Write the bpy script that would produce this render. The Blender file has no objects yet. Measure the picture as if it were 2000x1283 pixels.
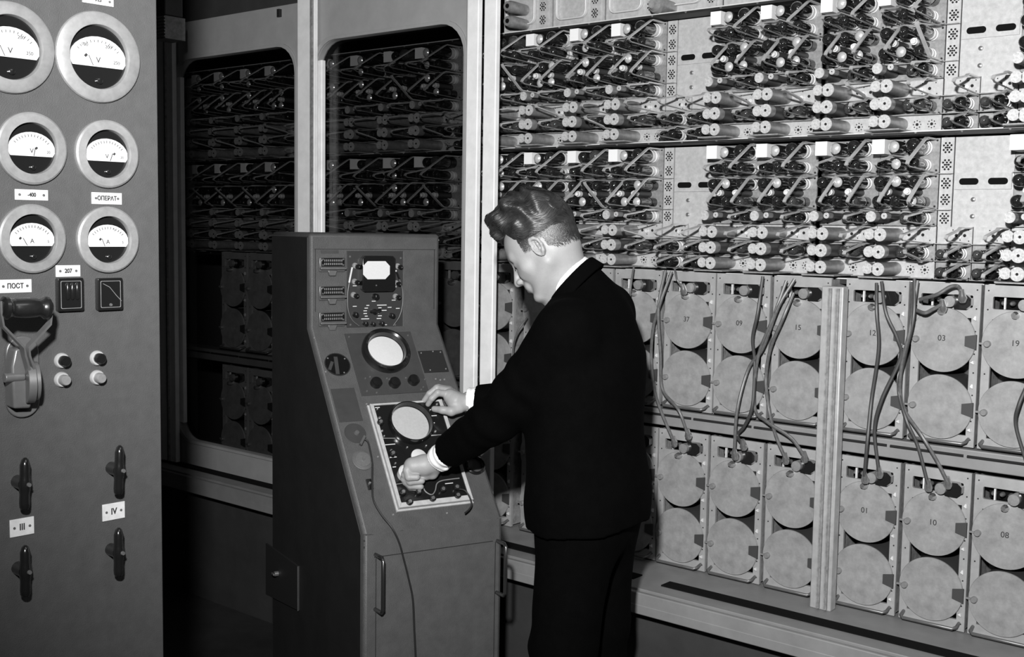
import bpy, math, random
import numpy as np
from mathutils import Vector, Matrix
random.seed(7)
PI = math.pi
SC = bpy.context.scene
COL = SC.collection

# ---------------------------------------------------------------- camera
F_PX, CX, CY, EYE = 2259.0, 1000.0, 641.5, 1.62
_a = np.array([-2700.0, -241.5, F_PX]); _yv = (2700*405 + F_PX**2)/241.5
_d = np.array([-405.0, _yv, F_PX])
_X = -_a/np.linalg.norm(_a); _Z = -_d/np.linalg.norm(_d); _Y = np.cross(_Z, _X)
RW = np.array([_X, _Y, _Z])                      # world = RW @ (right, down, forward)
CAM = np.array([0.0, 0.0, EYE])
cam_data = bpy.data.cameras.new('camera'); cam = bpy.data.objects.new('camera', cam_data); COL.objects.link(cam)
cam_data.sensor_width = 36; cam_data.lens = F_PX/2000*36; cam_data.clip_start = 0.05
cm = Matrix([[RW[i][0], -RW[i][1], -RW[i][2], CAM[i]] for i in range(3)] + [[0, 0, 0, 1]])
cam.matrix_world = cm
SC.camera = cam
SC.view_settings.view_transform = 'Standard'; SC.view_settings.look = 'None'
SC.view_settings.gamma = 1; SC.view_settings.exposure = 0.0; SC.view_settings.use_curve_mapping = False

# ---------------------------------------------------------------- light: one press flash plus weak ambient and an added overhead fill
w = bpy.data.worlds.new('world'); SC.world = w; w.use_nodes = True
w.node_tree.nodes['Background'].inputs[0].default_value = (1, 1, 1, 1)
w.node_tree.nodes['Background'].inputs[1].default_value = 0.012
def spot(name, loc, target, power, size, angle, blend):
    l = bpy.data.lights.new(name, 'SPOT'); l.energy = power; l.shadow_soft_size = size
    l.spot_size = math.radians(angle); l.spot_blend = blend
    o = bpy.data.objects.new(name, l); COL.objects.link(o); o.location = loc
    o.rotation_euler = (Vector(target) - Vector(loc)).to_track_quat('-Z', 'Y').to_euler(); return o
FL = CAM + RW @ np.array([-0.12, -0.42, 0.0])
spot('flash', FL, CAM + RW @ (np.array([400, -520, F_PX])/F_PX*3), 860, 0.045, 99, 1.0)
pl = bpy.data.lights.new('overhead_fill', 'AREA'); pl.energy = 12; pl.size = 1.2  # soft overhead fill added to lift the dark areas, no lamp in view
po = bpy.data.objects.new('overhead_fill', pl); COL.objects.link(po); po.location = (0.4, 1.2, 3.1)

# ---------------------------------------------------------------- survey helpers (pixel of the photograph -> point on a real plane)
def ray(px, py): return RW @ (np.array([px-CX, py-CY, F_PX])/F_PX)
def at(px, py, d): return CAM + ray(px, py)*d
def on_plane(px, py, P, n):
    r = ray(px, py); return CAM + r*(np.dot(np.array(P)-CAM, n)/np.dot(r, n))
def proj(P):
    q = RW.T @ (np.array(P) - CAM); return CX + q[0]/q[2]*F_PX, CY + q[1]/q[2]*F_PX

# ---------------------------------------------------------------- materials
def mat(name, col, rough=0.5, metal=0.0, nscale=0, namt=0.0, bump=0.0, bscale=200, coat=0.0, spec=0.5):
    m = bpy.data.materials.new(name); m.use_nodes = True; nt = m.node_tree; b = nt.nodes['Principled BSDF']
    if not isinstance(col, tuple): col = (col, col, col)
    b.inputs['Base Color'].default_value = (*col, 1); b.inputs['Roughness'].default_value = rough
    b.inputs['Metallic'].default_value = metal; b.inputs['Coat Weight'].default_value = coat
    b.inputs['Specular IOR Level'].default_value = spec
    if nscale or bump: tc = nt.nodes.new('ShaderNodeTexCoord')
    if nscale:
        n = nt.nodes.new('ShaderNodeTexNoise'); n.inputs['Scale'].default_value = nscale; n.inputs['Detail'].default_value = 6
        n.inputs['Roughness'].default_value = 0.65
        r = nt.nodes.new('ShaderNodeMapRange'); r.inputs[1].default_value = 0.3; r.inputs[2].default_value = 0.7
        r.inputs[3].default_value = 1-namt; r.inputs[4].default_value = 1+namt
        v = nt.nodes.new('ShaderNodeVectorMath'); v.operation = 'SCALE'; v.inputs[0].default_value = col
        nt.links.new(tc.outputs['Object'], n.inputs['Vector']); nt.links.new(n.outputs[0], r.inputs[0])
        nt.links.new(r.outputs[0], v.inputs['Scale']); nt.links.new(v.outputs[0], b.inputs['Base Color'])
    if bump:
        n2 = nt.nodes.new('ShaderNodeTexNoise'); n2.inputs['Scale'].default_value = bscale; n2.inputs['Detail'].default_value = 3
        bp = nt.nodes.new('ShaderNodeBump'); bp.inputs['Strength'].default_value = bump; bp.inputs['Distance'].default_value = 0.002
        nt.links.new(tc.outputs['Object'], n2.inputs['Vector']); nt.links.new(n2.outputs[0], bp.inputs['Height'])
        nt.links.new(bp.outputs[0], b.inputs['Normal'])
    return m
M = {}
M['cab_paint'] = mat('grey hammered cabinet paint', 0.050, 0.55, 0, 40, 0.12, 0.25, 500)
M['con_paint'] = mat('grey console paint', 0.047, 0.55, 0, 25, 0.18, 0.3, 400)
M['side_dark'] = mat('dark console side paint', 0.010, 0.6, 0, 8, 0.25)  # side panel tone, much darker than the console front
M['panel_mid2'] = mat('dark tester panel', 0.022, 0.45)
M['panel_mid'] = mat('mid grey instrument panel', 0.035, 0.5, 0, 30, 0.12)
M['black'] = mat('black bakelite', 0.008, 0.18, 0, coat=0.3)
M['black_matte'] = mat('matte black', 0.006, 0.7)
M['void'] = mat('unlit black recess', 0.004, 0.9, spec=0.1)
M['flange'] = mat('turned aluminium flange', 0.24, 0.42, 0.35, 60, 0.15)
M['white'] = mat('white dial card', 0.50, 0.7, 0, 300, 0.06)
M['plate'] = mat('white engraved plate', 0.50, 0.6, 0, 120, 0.08)
M['screen'] = mat('pale phosphor screen', 0.52, 0.35, 0, 200, 0.05)
M['screen_grey'] = mat('grey phosphor screen', 0.36, 0.3, 0, 150, 0.08)
M['alu'] = mat('aluminium bar', 0.66, 0.45, 0.25, 30, 0.10)
M['alu_post'] = mat('bright aluminium post', 0.78, 0.45, 0.1, 14, 0.10)
M['door_paint'] = mat('grey door paint', 0.27, 0.55, 0, 12, 0.08)
M['alu_panel'] = mat('light metal panel', 0.43, 0.45, 0.15, 70, 0.16)
M['can_face'] = mat('mottled can face', 0.44, 0.5, 0.15, 160, 0.3)
M['can_side'] = mat('dull can side', 0.26, 0.4, 0.4, 60, 0.25)
M['scope_frame'] = mat('cream instrument frame', 0.36, 0.5, 0, 60, 0.15)
M['post_dull'] = mat('dull grooved post', 0.36, 0.45, 0.25, 30, 0.15)
M['alu_dull'] = mat('dull chassis metal', 0.24, 0.5, 0.2, 60, 0.35)
M['guard'] = mat('guard bar metal', 0.50, 0.4, 0.35, 40, 0.12)
M['hole'] = mat('punched hole', 0.006, 0.9)
M['drum'] = mat('drum cover metal', 0.25, 0.48, 0.15, 28, 0.24, 0.08, 90)
M['drum_side'] = mat('drum side dark', 0.05, 0.5, 0.2)
M['frame'] = mat('rack frame metal', 0.30, 0.5, 0.2, 20, 0.15)
M['ledge'] = mat('ledge metal', 0.22, 0.5, 0.15, 9, 0.12)
M['kick'] = mat('dark plinth paint', 0.035, 0.6, 0, 6, 0.2)
M['glass_tube'] = mat('dark valve glass', 0.012, 0.05, 0, coat=1.0, spec=0.8)
M['glass_tube2'] = mat('smoky valve glass', 0.05, 0.07, 0.2, 90, 0.5, coat=1.0, spec=0.8)
M['getter'] = mat('silvered valve top', 0.75, 0.22, 0.55)
M['ceramic'] = mat('white capacitor box', 0.74, 0.55)
M['chrome'] = mat('bright metal', 0.55, 0.2, 0.85)
M['dark_chrome'] = mat('dark plated bar', 0.14, 0.16, 0.9)
M['cable'] = mat('rubber cable', 0.09, 0.45, 0, 80, 0.3)
M['cable_dark'] = mat('black rubber cord', 0.012, 0.5)
M['floor'] = mat('dark floor', 0.03, 0.5, 0, 3, 0.4)
M['ceil'] = mat('dark ceiling', 0.06, 0.8)
M['wallm'] = mat('dark wall', 0.05, 0.8)
M['suit'] = mat('black wool suit', 0.0012, 0.95, 0, 30, 0.2, 0.3, 700, spec=0.03)
M['skin'] = mat('skin', 0.26, 0.5, 0, 45, 0.05, 0.15, 250, spec=0.35)
M['shirt'] = mat('white shirt cotton', 0.78, 0.8, bump=0.2, bscale=300)
M['wood'] = mat('dark turned wood', 0.009, 0.3, 0, 30, 0.4, coat=0.4)
M['ink'] = mat('black ink', 0.01, 0.7)
M['whiteink'] = mat('white ink', 0.55, 0.7)
M['lever'] = mat('grey lever metal', 0.13, 0.35, 0.4, 30, 0.15)
M['hair'] = mat('dark hair mass', 0.014, 0.5, 0, 60, 0.5, 0.6, 300)
M['hair_strand'] = mat('brown hair strand', 0.020, 0.38, 0, 40, 0.6, spec=0.6)
# window glass: tinted, lets the racks behind show dimly
gm = bpy.data.materials.new('tinted pane'); gm.use_nodes = True; nt = gm.node_tree; nt.nodes.clear()
ou = nt.nodes.new('ShaderNodeOutputMaterial'); tr = nt.nodes.new('ShaderNodeBsdfTransparent'); tr.inputs[0].default_value = (.62, .62, .62, 1)
gl = nt.nodes.new('ShaderNodeBsdfGlossy'); gl.inputs['Roughness'].default_value = 0.03; ms = nt.nodes.new('ShaderNodeMixShader')
ms.inputs[0].default_value = 0.03
nt.links.new(tr.outputs[0], ms.inputs[1]); nt.links.new(gl.outputs[0], ms.inputs[2]); nt.links.new(ms.outputs[0], ou.inputs[0])
M['pane'] = gm

# ---------------------------------------------------------------- mesh builder
class MB:
    def __init__(s, mx=None): s.v = []; s.f = []; s.mi = []; s.mats = []; s.mx = mx or Matrix(); s.cur = 0
    def use(s, m):
        if m not in s.mats: s.mats.append(m)
        s.cur = s.mats.index(m); return s
    def add(s, vs, fs):
        o = len(s.v); s.v += [s.mx @ Vector(p) for p in vs]; s.f += [[i+o for i in f] for f in fs]; s.mi += [s.cur]*len(fs); return s
    def box(s, c, d, rot=None):
        x, y, z = d[0]/2, d[1]/2, d[2]/2
        vs = [Vector((a*x, b_*y, c_*z)) for a in (-1, 1) for b_ in (-1, 1) for c_ in (-1, 1)]
        if rot: vs = [rot @ q for q in vs]
        vs = [q + Vector(c) for q in vs]
        return s.add(vs, [(0, 1, 3, 2), (4, 6, 7, 5), (0, 4, 5, 1), (2, 3, 7, 6), (0, 2, 6, 4), (1, 5, 7, 3)])
    def rings(s, rings, cap=(True, True)):
        n = len(rings[0]); vs = [p for r in rings for p in r]; fs = []
        for k in range(len(rings)-1):
            for i in range(n):
                j = (i+1) % n; fs.append((k*n+i, k*n+j, (k+1)*n+j, (k+1)*n+i))
        if cap[0]: fs.append(tuple(range(n))[::-1])
        if cap[1]: fs.append(tuple((len(rings)-1)*n+i for i in range(n)))
        return s.add(vs, fs)
    def lathe(s, prof, org, axis, n=20, up=None):
        """prof: list of (distance along axis, radius)"""
        ax = Vector(axis).normalized(); e1 = ax.orthogonal().normalized() if up is None else Vector(up).normalized(); e2 = ax.cross(e1); org = Vector(org)
        R_ = []
        for (h, r) in prof:
            r = max(r, 1e-5); R_.append([org + ax*h + (e1*math.cos(2*PI*i/n) + e2*math.sin(2*PI*i/n))*r for i in range(n)])
        return s.rings(R_)
    def cyl(s, p, q, r, r2=None, n=14):
        d = Vector(q) - Vector(p); return s.lathe([(0, r), (d.length, r if r2 is None else r2)], p, d, n)
    def tube(s, pts, r, n=8, closed=False, flat=None):
        pts = [Vector(p) for p in pts]; m = len(pts); R_ = []; prev = None
        for i in range(m):
            a_ = pts[(i-1) % m] if (i > 0 or closed) else pts[i]; b_ = pts[(i+1) % m] if (i < m-1 or closed) else pts[i]
            t = (b_-a_).normalized()
            if flat is not None: e1 = Vector(flat); e1 = (e1 - t*e1.dot(t)).normalized()
            else:
                e1 = t.orthogonal().normalized() if prev is None else (prev - t*prev.dot(t)).normalized()
            prev = e1; e2 = t.cross(e1); rr = r[i] if isinstance(r, (list, tuple)) and flat is None else r
            if flat is not None:
                w_, h_ = r; R_.append([pts[i] + e1*w_*sx + e2*h_*sy for sx, sy in ((-1, -1), (1, -1), (1, 1), (-1, 1))])
            else: R_.append([pts[i] + (e1*math.cos(2*PI*k/n) + e2*math.sin(2*PI*k/n))*rr for k in range(n)])
        if closed: R_.append(R_[0]); return s.rings(R_, (False, False))
        return s.rings(R_)
    def prism(s, poly, y0, y1, hole=None):
        """poly in (x,z); extruded y0..y1; optional inner ring with the same number of points"""
        n = len(poly)
        if hole is None: return s.rings([[Vector((p[0], y0, p[1])) for p in poly], [Vector((p[0], y1, p[1])) for p in poly]])
        vs = [(p[0], y0, p[1]) for p in poly] + [(p[0], y0, p[1]) for p in hole] + [(p[0], y1, p[1]) for p in poly] + [(p[0], y1, p[1]) for p in hole]
        fs = []
        for i in range(n):
            j = (i+1) % n
            fs += [(i, j, n+j, n+i), (2*n+i, 3*n+i, 3*n+j, 2*n+j), (i, 2*n+i, 2*n+j, j), (n+i, n+j, 3*n+j, 3*n+i)]
        return s.add(vs, fs)
    def build(s, name, parent=None, m=None, bevel=0, smooth=True, ang=40):
        me = bpy.data.meshes.new(name); me.from_pydata([tuple(p) for p in s.v], [], s.f)
        for x in (s.mats or [m]): me.materials.append(M[x])
        if s.mats: me.polygons.foreach_set('material_index', s.mi)
        fix_normals(me)
        if smooth:
            me.polygons.foreach_set('use_smooth', [True]*len(me.polygons)); me.set_sharp_from_angle(angle=math.radians(ang))
        o = bpy.data.objects.new(name, me); COL.objects.link(o)
        if parent is not None: o.parent = parent
        if bevel:
            bv = o.modifiers.new('bevel', 'BEVEL'); bv.width = bevel; bv.segments = 2; bv.limit_method = 'ANGLE'; bv.angle_limit = math.radians(50)
        return o
import bmesh
def fix_normals(me):
    bm = bmesh.new(); bm.from_mesh(me); bmesh.ops.recalc_face_normals(bm, faces=bm.faces); bm.to_mesh(me); bm.free()

def tag(o, label=None, cat=None, group=None, kind=None):
    if label: o['label'] = label
    if cat: o['category'] = cat
    if group: o['group'] = group
    if kind: o['kind'] = kind
    return o
def empty(name, loc=(0, 0, 0), rz=0):
    o = bpy.data.objects.new(name, None); COL.objects.link(o); o.empty_display_size = 0.05
    o.location = loc; o.rotation_euler = (0, 0, rz); return o
KIDS = {}
def copy_tree(o, parent=None):
    c = o.copy(); COL.objects.link(c)
    if parent is not None: c.parent = parent
    for ch in list(o.children): copy_tree(ch, c)
    return c
def text(body, size, mxl, parent, m='ink', depth=0.0006, name='lettering', sx=1.0, bold=0.0):
    cu = bpy.data.curves.new('t', 'FONT'); cu.body = body; cu.size = size; cu.align_x = 'CENTER'; cu.align_y = 'CENTER'
    cu.extrude = depth/2; cu.offset = bold
    to = bpy.data.objects.new('t', cu); COL.objects.link(to)
    bpy.context.view_layer.update()
    me = bpy.data.meshes.new_from_object(to.evaluated_get(bpy.context.evaluated_depsgraph_get()))
    bpy.data.objects.remove(to)
    # text lies in XY facing +Z -> turn to XZ facing -Y
    me.transform(mxl @ Matrix.Rotation(PI/2, 4, 'X') @ Matrix.Diagonal((sx, 1, 1, 1)))
    me.materials.clear(); me.materials.append(M[m]); me.name = name
    o = bpy.data.objects.new(name, me); COL.objects.link(o); o.parent = parent; return o
def rrect(x0, x1, z0, z1, r, n=6):
    out = []
    for cx_, cz_, a0 in ((x1-r, z1-r, 0), (x0+r, z1-r, 90), (x0+r, z0+r, 180), (x1-r, z0+r, 270)):
        for k in range(n+1):
            t = math.radians(a0+90*k/n); out.append((cx_+r*math.cos(t), cz_+r*math.sin(t)))
    return out
def rect_like(x0, x1, z0, z1, n=6):
    """outer rectangle with point count matching rrect"""
    out = []
    for cx_, cz_ in ((x1, z1), (x0, z1), (x0, z0), (x1, z0)): out += [(cx_, cz_)]*(n+1)
    return out
ORD = ['first', 'second', 'third', 'fourth', 'fifth', 'sixth', 'seventh', 'eighth', 'ninth', 'tenth', 'eleventh', 'twelfth', 'thirteenth', 'fourteenth', 'fifteenth', 'sixteenth']
# ================================================================ room shell
X0, X1 = -6.2, 1.6
def struct(name, mb, m=None, bevel=0):
    o = mb.build(name, None, m, bevel); tag(o, kind='structure'); return o
struct('floor', MB().box((-2, 0.8, -0.02), (9.5, 6.4, 0.04)), 'floor')
struct('ceiling', MB().box((-2, 0.8, 3.22), (9.5, 6.4, 0.04)), 'ceil')
struct('wall_back', MB().box((-2, 3.98, 1.6), (9.5, 0.04, 3.3)), 'wallm')
struct('wall_left', MB().box((-6.6, 0.8, 1.6), (0.04, 6.4, 3.3)), 'wallm')

YD, YT, YR = 2.97, 3.25, 3.12          # door face, tube panel, drum face
ZL = 0.545                              # drum ledge height
rack = tag(empty('equipment_rack'), 'long metal computer rack with glazed doors, uprights, beams and base ledge along the wall', 'rack')
# ---- cabinet base the racks and doors stand on
t = empty('base_ledge', (-2.2, 2.85, 0)); t.parent = rack
x0, x1 = -4.0, 3.4
MB().box((-.3, .25, ZL-.014), (7.6, .50, .028)).box((-.3, .125, ZL-.02), (7.6, .012, .035)).build('shelf', t, 'ledge', .002)
MB().box((-.3, .0, ZL-.045), (7.6, .10, .03)).box((-.3, -.04, ZL-.02), (7.6, .018, .05)).box((-.3, .045, ZL-.022), (7.6, .010, .03)).build('front_rail', t, 'ledge', .003)
mb = MB()
for a_, b_ in ((-4.1, -2.45), (-2.3, -1.2), (-.9, .26), (.36, 1.35), (1.5, 3.4)):
    mb.box(((a_+b_)/2, .088, ZL-.0125), (b_-a_, .05, .033))
mb.build('track_slot', t, 'void')
MB().box((-.3, .085, ZL-.032), (7.6, .085, .03)).build('track', t, 'ledge')
MB().box((-.3, .06, .24), (7.6, .04, .48)).build('plinth', t, 'kick')

# ---- back of the racks (dark inner liner)
MB().box((-2.2, 3.62, 1.55), (8.0, .03, 2.9)).build('back_panel', rack, 'wallm')

# ---- upright posts
def post(x, wd, z0, z1, y, label, m='alu_post', depth=.022, grooves=(.5,)):
    o = empty('upright_post', (x, y, z0)); o.parent = rack; o['label'] = label
    MB().box((0, depth/2, (z1-z0)/2), (wd, depth, z1-z0)).build('post_body', o, m, .003)
    mb = MB()
    for g in grooves: mb.box((-wd/2+wd*g, -.001, (z1-z0)/2), (wd*.07, .004, z1-z0-.01)).box((-wd/2+wd*g+wd*.12, -.004, (z1-z0)/2), (wd*.06, .01, z1-z0-.01))
    if grooves: mb.build('groove_strip', o, 'alu_dull')
    return o
ZT = 2.56
def xw(px, py, y): return on_plane(px, py, (0, y, 0), (0, 1, 0))[0]
post((xw(312, 600, YD-.03)+xw(341, 600, YD-.03))/2, xw(341, 600, YD-.03)-xw(312, 600, YD-.03), ZL, ZT, YD-.03, 'bright grooved upright between the grey meter cabinet and left glazed door', grooves=(.48,))
post((xw(580, 300, YD-.03)+xw(613, 300, YD-.03))/2, xw(612, 300, YD-.03)-xw(580, 300, YD-.03), ZL, ZT, YD-.03, 'bright flat upright between the two glazed doors above the console', grooves=(.84,))
post((xw(909, 300, YD-.03)+xw(931, 300, YD-.03))/2, xw(931, 300, YD-.03)-xw(909, 300, YD-.03), ZL, ZT+.1, YD-.03, 'bright upright at right edge of the right glazed door, left of the pair', grooves=())
post((xw(942, 300, YD-.03)+xw(966, 300, YD-.03))/2, xw(966, 300, YD-.03)-xw(942, 300, YD-.03), ZL, ZT+.1, YD-.03, 'bright upright where the open tube rack starts, right one of the pair', grooves=())
post((xw(1592, 870, YD+.07)+xw(1636, 870, YD+.07))/2, xw(1636, 870, YD+.07)-xw(1594, 870, YD+.07), ZL, 1.468, YD+.07, 'grooved short upright dividing the two open drum bays', 'post_dull', .035, (.35, .7))

# ---- glazed doors
def door(xa, xb, wx0, wx1, label, name='cabinet_door'):
    """xa..xb outer frame; wx0..wx1 window opening"""
    z0, z1 = ZL, 2.475
    wz0, wz1, r = .655, 2.315, .11
    o = empty(name, ((xa+xb)/2, YD, z0)); o.parent = rack; o['label'] = label; cx = (xa+xb)/2
    A = rect_like(xa-cx, xb-cx, 0, z1-z0); B = rrect(wx0-cx, wx1-cx, wz0-z0, wz1-z0, r)
    MB().prism(A, 0, .035, B).build('door_frame', o, 'door_paint', .002)
    B2 = rrect(wx0-cx-.012, wx1-cx+.012, wz0-z0-.012, wz1-z0+.012, r)
    B3 = rrect(wx0-cx, wx1-cx, wz0-z0, wz1-z0, r)
    MB().prism(B2, -.008, .0, B3).build('window_bead', o, 'door_paint', .001)
    MB().box(((wx0+wx1)/2-cx, .03, (wz0+wz1)/2-z0), (wx1-wx0+.02, .004, wz1-wz0+.02)).build('window_pane', o, 'pane', smooth=False)
    # stile strip beside the opening, and small catches on the top rail
    MB().box((wx0-cx-.002+.018, .010, (wz0+wz1)/2-z0), (.036, .02, wz1-wz0-.14)).build('inner_stile', o, 'alu_post', .003)
    MB().box((xb-cx-.10, -.006, z1-z0-.03), (.015, .014, .03)).build('catch', o, 'black_matte')
    return o
door(xw(341, 300, YD), xw(580, 300, YD), xw(345, 300, YD), xw(578, 300, YD), 'left glazed cabinet door with rounded window over dim tube racks')
door(xw(613, 300, YD), xw(908, 300, YD), xw(617, 300, YD), xw(906, 300, YD), 'right glazed cabinet door with rounded window behind the control console')

# ---- dark fascia over the doors
t = empty('fascia', (-3.6, YD+.05, ZT-.03)); t.parent = rack
MB().box((-.1, .02, .05), (2.6, .03, .26)).build('lower_board', t, 'kick', .003)
MB().box((-.1, .0, .30), (2.6, .05, .24)).build('upper_board', t, 'side_dark', .003)
# ribbed bracket column beside the meter cabinet
t = tag(empty('wall_column', (-4.10, 2.55, 2.28)), 'grey square column with ribbed metal foot beside the top of the meter cabinet', 'column')
p_ = on_plane(329, 60, (0, 2.6, 0), (0, 1, 0)); t.location = (p_[0], 2.6, p_[2]-.05)
MB().box((0, 0, .45), (.075, .08, .70)).build('shaft', t, 'cab_paint', .004)
mb = MB().box((0, 0, .055), (.09, .09, .085))
for k in range(7): mb.box((0, -.047, .02+.012*k), (.094, .006, .006))
mb.build('ribbed_foot', t, 'alu_dull', .001)

# ================================================================ tube racks
COLW, PER, BX = .171, .905, -1.886      # column pitch, bay period, a bay start
def perf(mb, cx, cz, y, s=1.0):
    mb.use('hole')
    for i, (dx, dz) in enumerate([(-1, 2), (1, 2), (0, 1), (-2, 1), (2, 1), (-1, 0), (1, 0), (0, -1), (-2, -1), (2, -1), (-1, -2), (1, -2), (0, 0)]):
        mb.cyl((cx+dx*.0052*s, y, cz+dz*.0062*s), (cx+dx*.0052*s, y-.0008, cz+dz*.0062*s), .0030*s if i < 12 else .0024*s, n=8)
def star(mb, cx, cz, y):
    mb.use('hole').cyl((cx, y, cz), (cx, y-.0008, cz), .0042, n=10)
    for k in range(8):
        mb.cyl((cx+.0105*math.cos(k*PI/4), y, cz+.0105*math.sin(k*PI/4)), (cx+.0105*math.cos(k*PI/4), y-.0008, cz+.0105*math.sin(k*PI/4)), .0018, n=6)
# --- tube shapes, built once each, pointing out of the panel (-y)
def m_tube(r, ln, kind):
    mb = MB()
    if kind == 'dark': mb.use('alu').lathe([(0, r*1.02), (.012, r*1.02), (.012, r*.9), (.022, r*.9), (.022, r*.99), (.030, r*.99)], (0, 0, 0), (0, -1, 0), 16); g = 'glass_tube'
    elif kind == 'smoky': mb.use('black').lathe([(0, r*.95), (.03, r*.95)], (0, 0, 0), (0, -1, 0), 16); g = 'glass_tube2'
    elif kind == 'can': mb.use('black').lathe([(0, r*.95), (.03, r*.95)], (0, 0, 0), (0, -1, 0), 16); g = 'glass_tube'
    b0 = .028; e = ln - r
    prof = [(b0, r*.75), (b0+.006, r*.95), (b0+.014, r)] + [(e + r*math.sin(a)*1.0, r*math.cos(a)) for a in (0, .3, .6, .9, 1.15, 1.35, 1.5)]
    mb.use(g).lathe(prof, (0, 0, 0), (0, -1, 0), 18)
    if kind == 'can':
        mb.use('getter').lathe([(e + (r+.0006)*math.sin(a), (r+.0006)*math.cos(a)) for a in (.55, .8, 1.0, 1.2, 1.4, 1.55)], (0, 0, 0), (0, -1, 0), 18)
    return mb
def m_cap():
    mb = MB().use('drum_side').cyl((0, 0, 0), (0, -.075, 0), .0105, n=12)
    mb.use('alu').cyl((0, -.075, 0), (0, -.09, 0), .010, n=12)
    mb.lathe([(0, .0075), (.008, .0075), (.008, .0045), (.002, .0045)], (0, -.09, 0), (0, -1, 0), 12)
    return mb
def m_coil(r, ln, hole):
    mb = MB().use('drum_side').cyl((0, 0, 0), (0, -ln+.03, 0), r*.93, n=18)
    mb.use('can_side').lathe([(ln-.03, r*.95), (ln-.002, r), (ln, r*.97)], (0, 0, 0), (0, -1, 0), 20)
    mb.use('can_face').cyl((0, -ln, 0), (0, -ln-.001, 0), r*.96, n=20)
    if hole: mb.use('hole').cyl((0, -ln-.001, 0), (0, -ln-.0018, 0), r*.2, n=10)
    return mb
def m_slotcan(r, ln):
    mb = MB().use('can_side').lathe([(0, r), (ln, r), (ln, r*.9)], (0, 0, 0), (0, -1, 0), 20)
    mb.use('hole')
    for k in range(3): mb.box((-r*.98, -.03-.009*k, 0), (.004, .004, .016))
    for k in range(3): mb.box((-r*.2, -.03-.009*k, r*.0), (.004, .004, .012))
    mb.use('can_face').cyl((0, -ln, 0), (0, -ln-.001, 0), r*.96, n=20); mb.use('hole').cyl((0, -ln-.001, 0), (0, -ln-.0018, 0), r*.2, n=10)
    return mb
TUBE = {}
def part(parent, key, fn, name, x, z, y=0.0, rot=None):
    if key not in TUBE:
        o = fn().build(name, None); TUBE[key] = o.data; bpy.data.objects.remove(o)
    o = bpy.data.objects.new(name, TUBE[key]); COL.objects.link(o); o.parent = parent; o.location = (x, y, z)
    if rot: o.rotation_euler = rot
    return o
def vt(p, r, ln, kind, x, z): return part(p, ('t', r, ln, kind), lambda: m_tube(r, ln, kind), 'vacuum_tube', x, z)
def coil(p, r, ln, hole, x, z): return part(p, ('c', r, ln, hole), lambda: m_coil(r, ln, hole), 'round_can', x, z)
def guard(p, x, z0, z1, lo, hi, flip=False):
    """bent guard bar: leaves the panel at z1 by hi, slants to z0 by lo, returns to the panel"""
    key = ('g', round(z1-z0, 4), lo, hi, flip)
    def mk():
        h = z1-z0
        P = [(0, 0, h), (0, -hi+.008, h), (0, -hi-.004, h-.006), (0, -lo+.004, .022), (0, -lo-.002, .014), (0, -lo+.012, .008), (0, 0, 0)]
        if flip: P = [(a, b_, h-c_) for a, b_, c_ in P]
        return MB().use('guard').tube(P[:5], (.0048, .0020), flat=(1, 0, 0)).use('can_side').tube(P[4:], (.0022, .0014), flat=(1, 0, 0))
    return part(p, key, mk, 'guard_bar', x, z0)
def capbox(p, x, z): return part(p, 'cb', lambda: MB().use('ceramic').box((0, -.045, 0), (.036, .09, .040)), 'capacitor_box', x, z)
def backplate(p, w_, h, holes):
    key = ('b', round(w_, 4), round(h, 4), holes)
    def mk():
        mb = MB().use('alu_dull' if holes == 'dark' else 'alu_panel').box((w_/2, .003, h/2), (w_-.002, .006, h-.002))
        mb.use('alu_dull').box((w_/2, -.008, .0012), (w_-.002, .02, .0024))
        if holes == 'punched':
            for hx in (.55, .78): mb.use('hole').cyl((w_*hx, 0, h*.5), (w_*hx, -.0008, h*.5), .0045, n=10)
            for hx, hz in ((.45, .8), (.66, .25), (.88, .8), (.66, .8), (.9, .2)): mb.cyl((w_*hx, 0, h*hz), (w_*hx, -.0008, h*hz), .0018, n=6)
            mb.use('alu').cyl((w_*.66, 0, h*.45), (w_*.66, -.006, h*.45), .006, n=10)
        if holes == 'star':
            star(mb, w_*.60, h*.5, -.0002); star(mb, w_*.84, h*.5, -.0002)
        if holes == 'dark':
            for hx, hz in ((.1, .1), (.95, .1), (.95, .93), (.4, .93)): mb.use('hole').cyl((w_*hx, 0, h*hz), (w_*hx, -.001, h*hz), .003, n=8)
        return mb
    return part(p, key, mk, 'back_plate', 0, 0)
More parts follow.
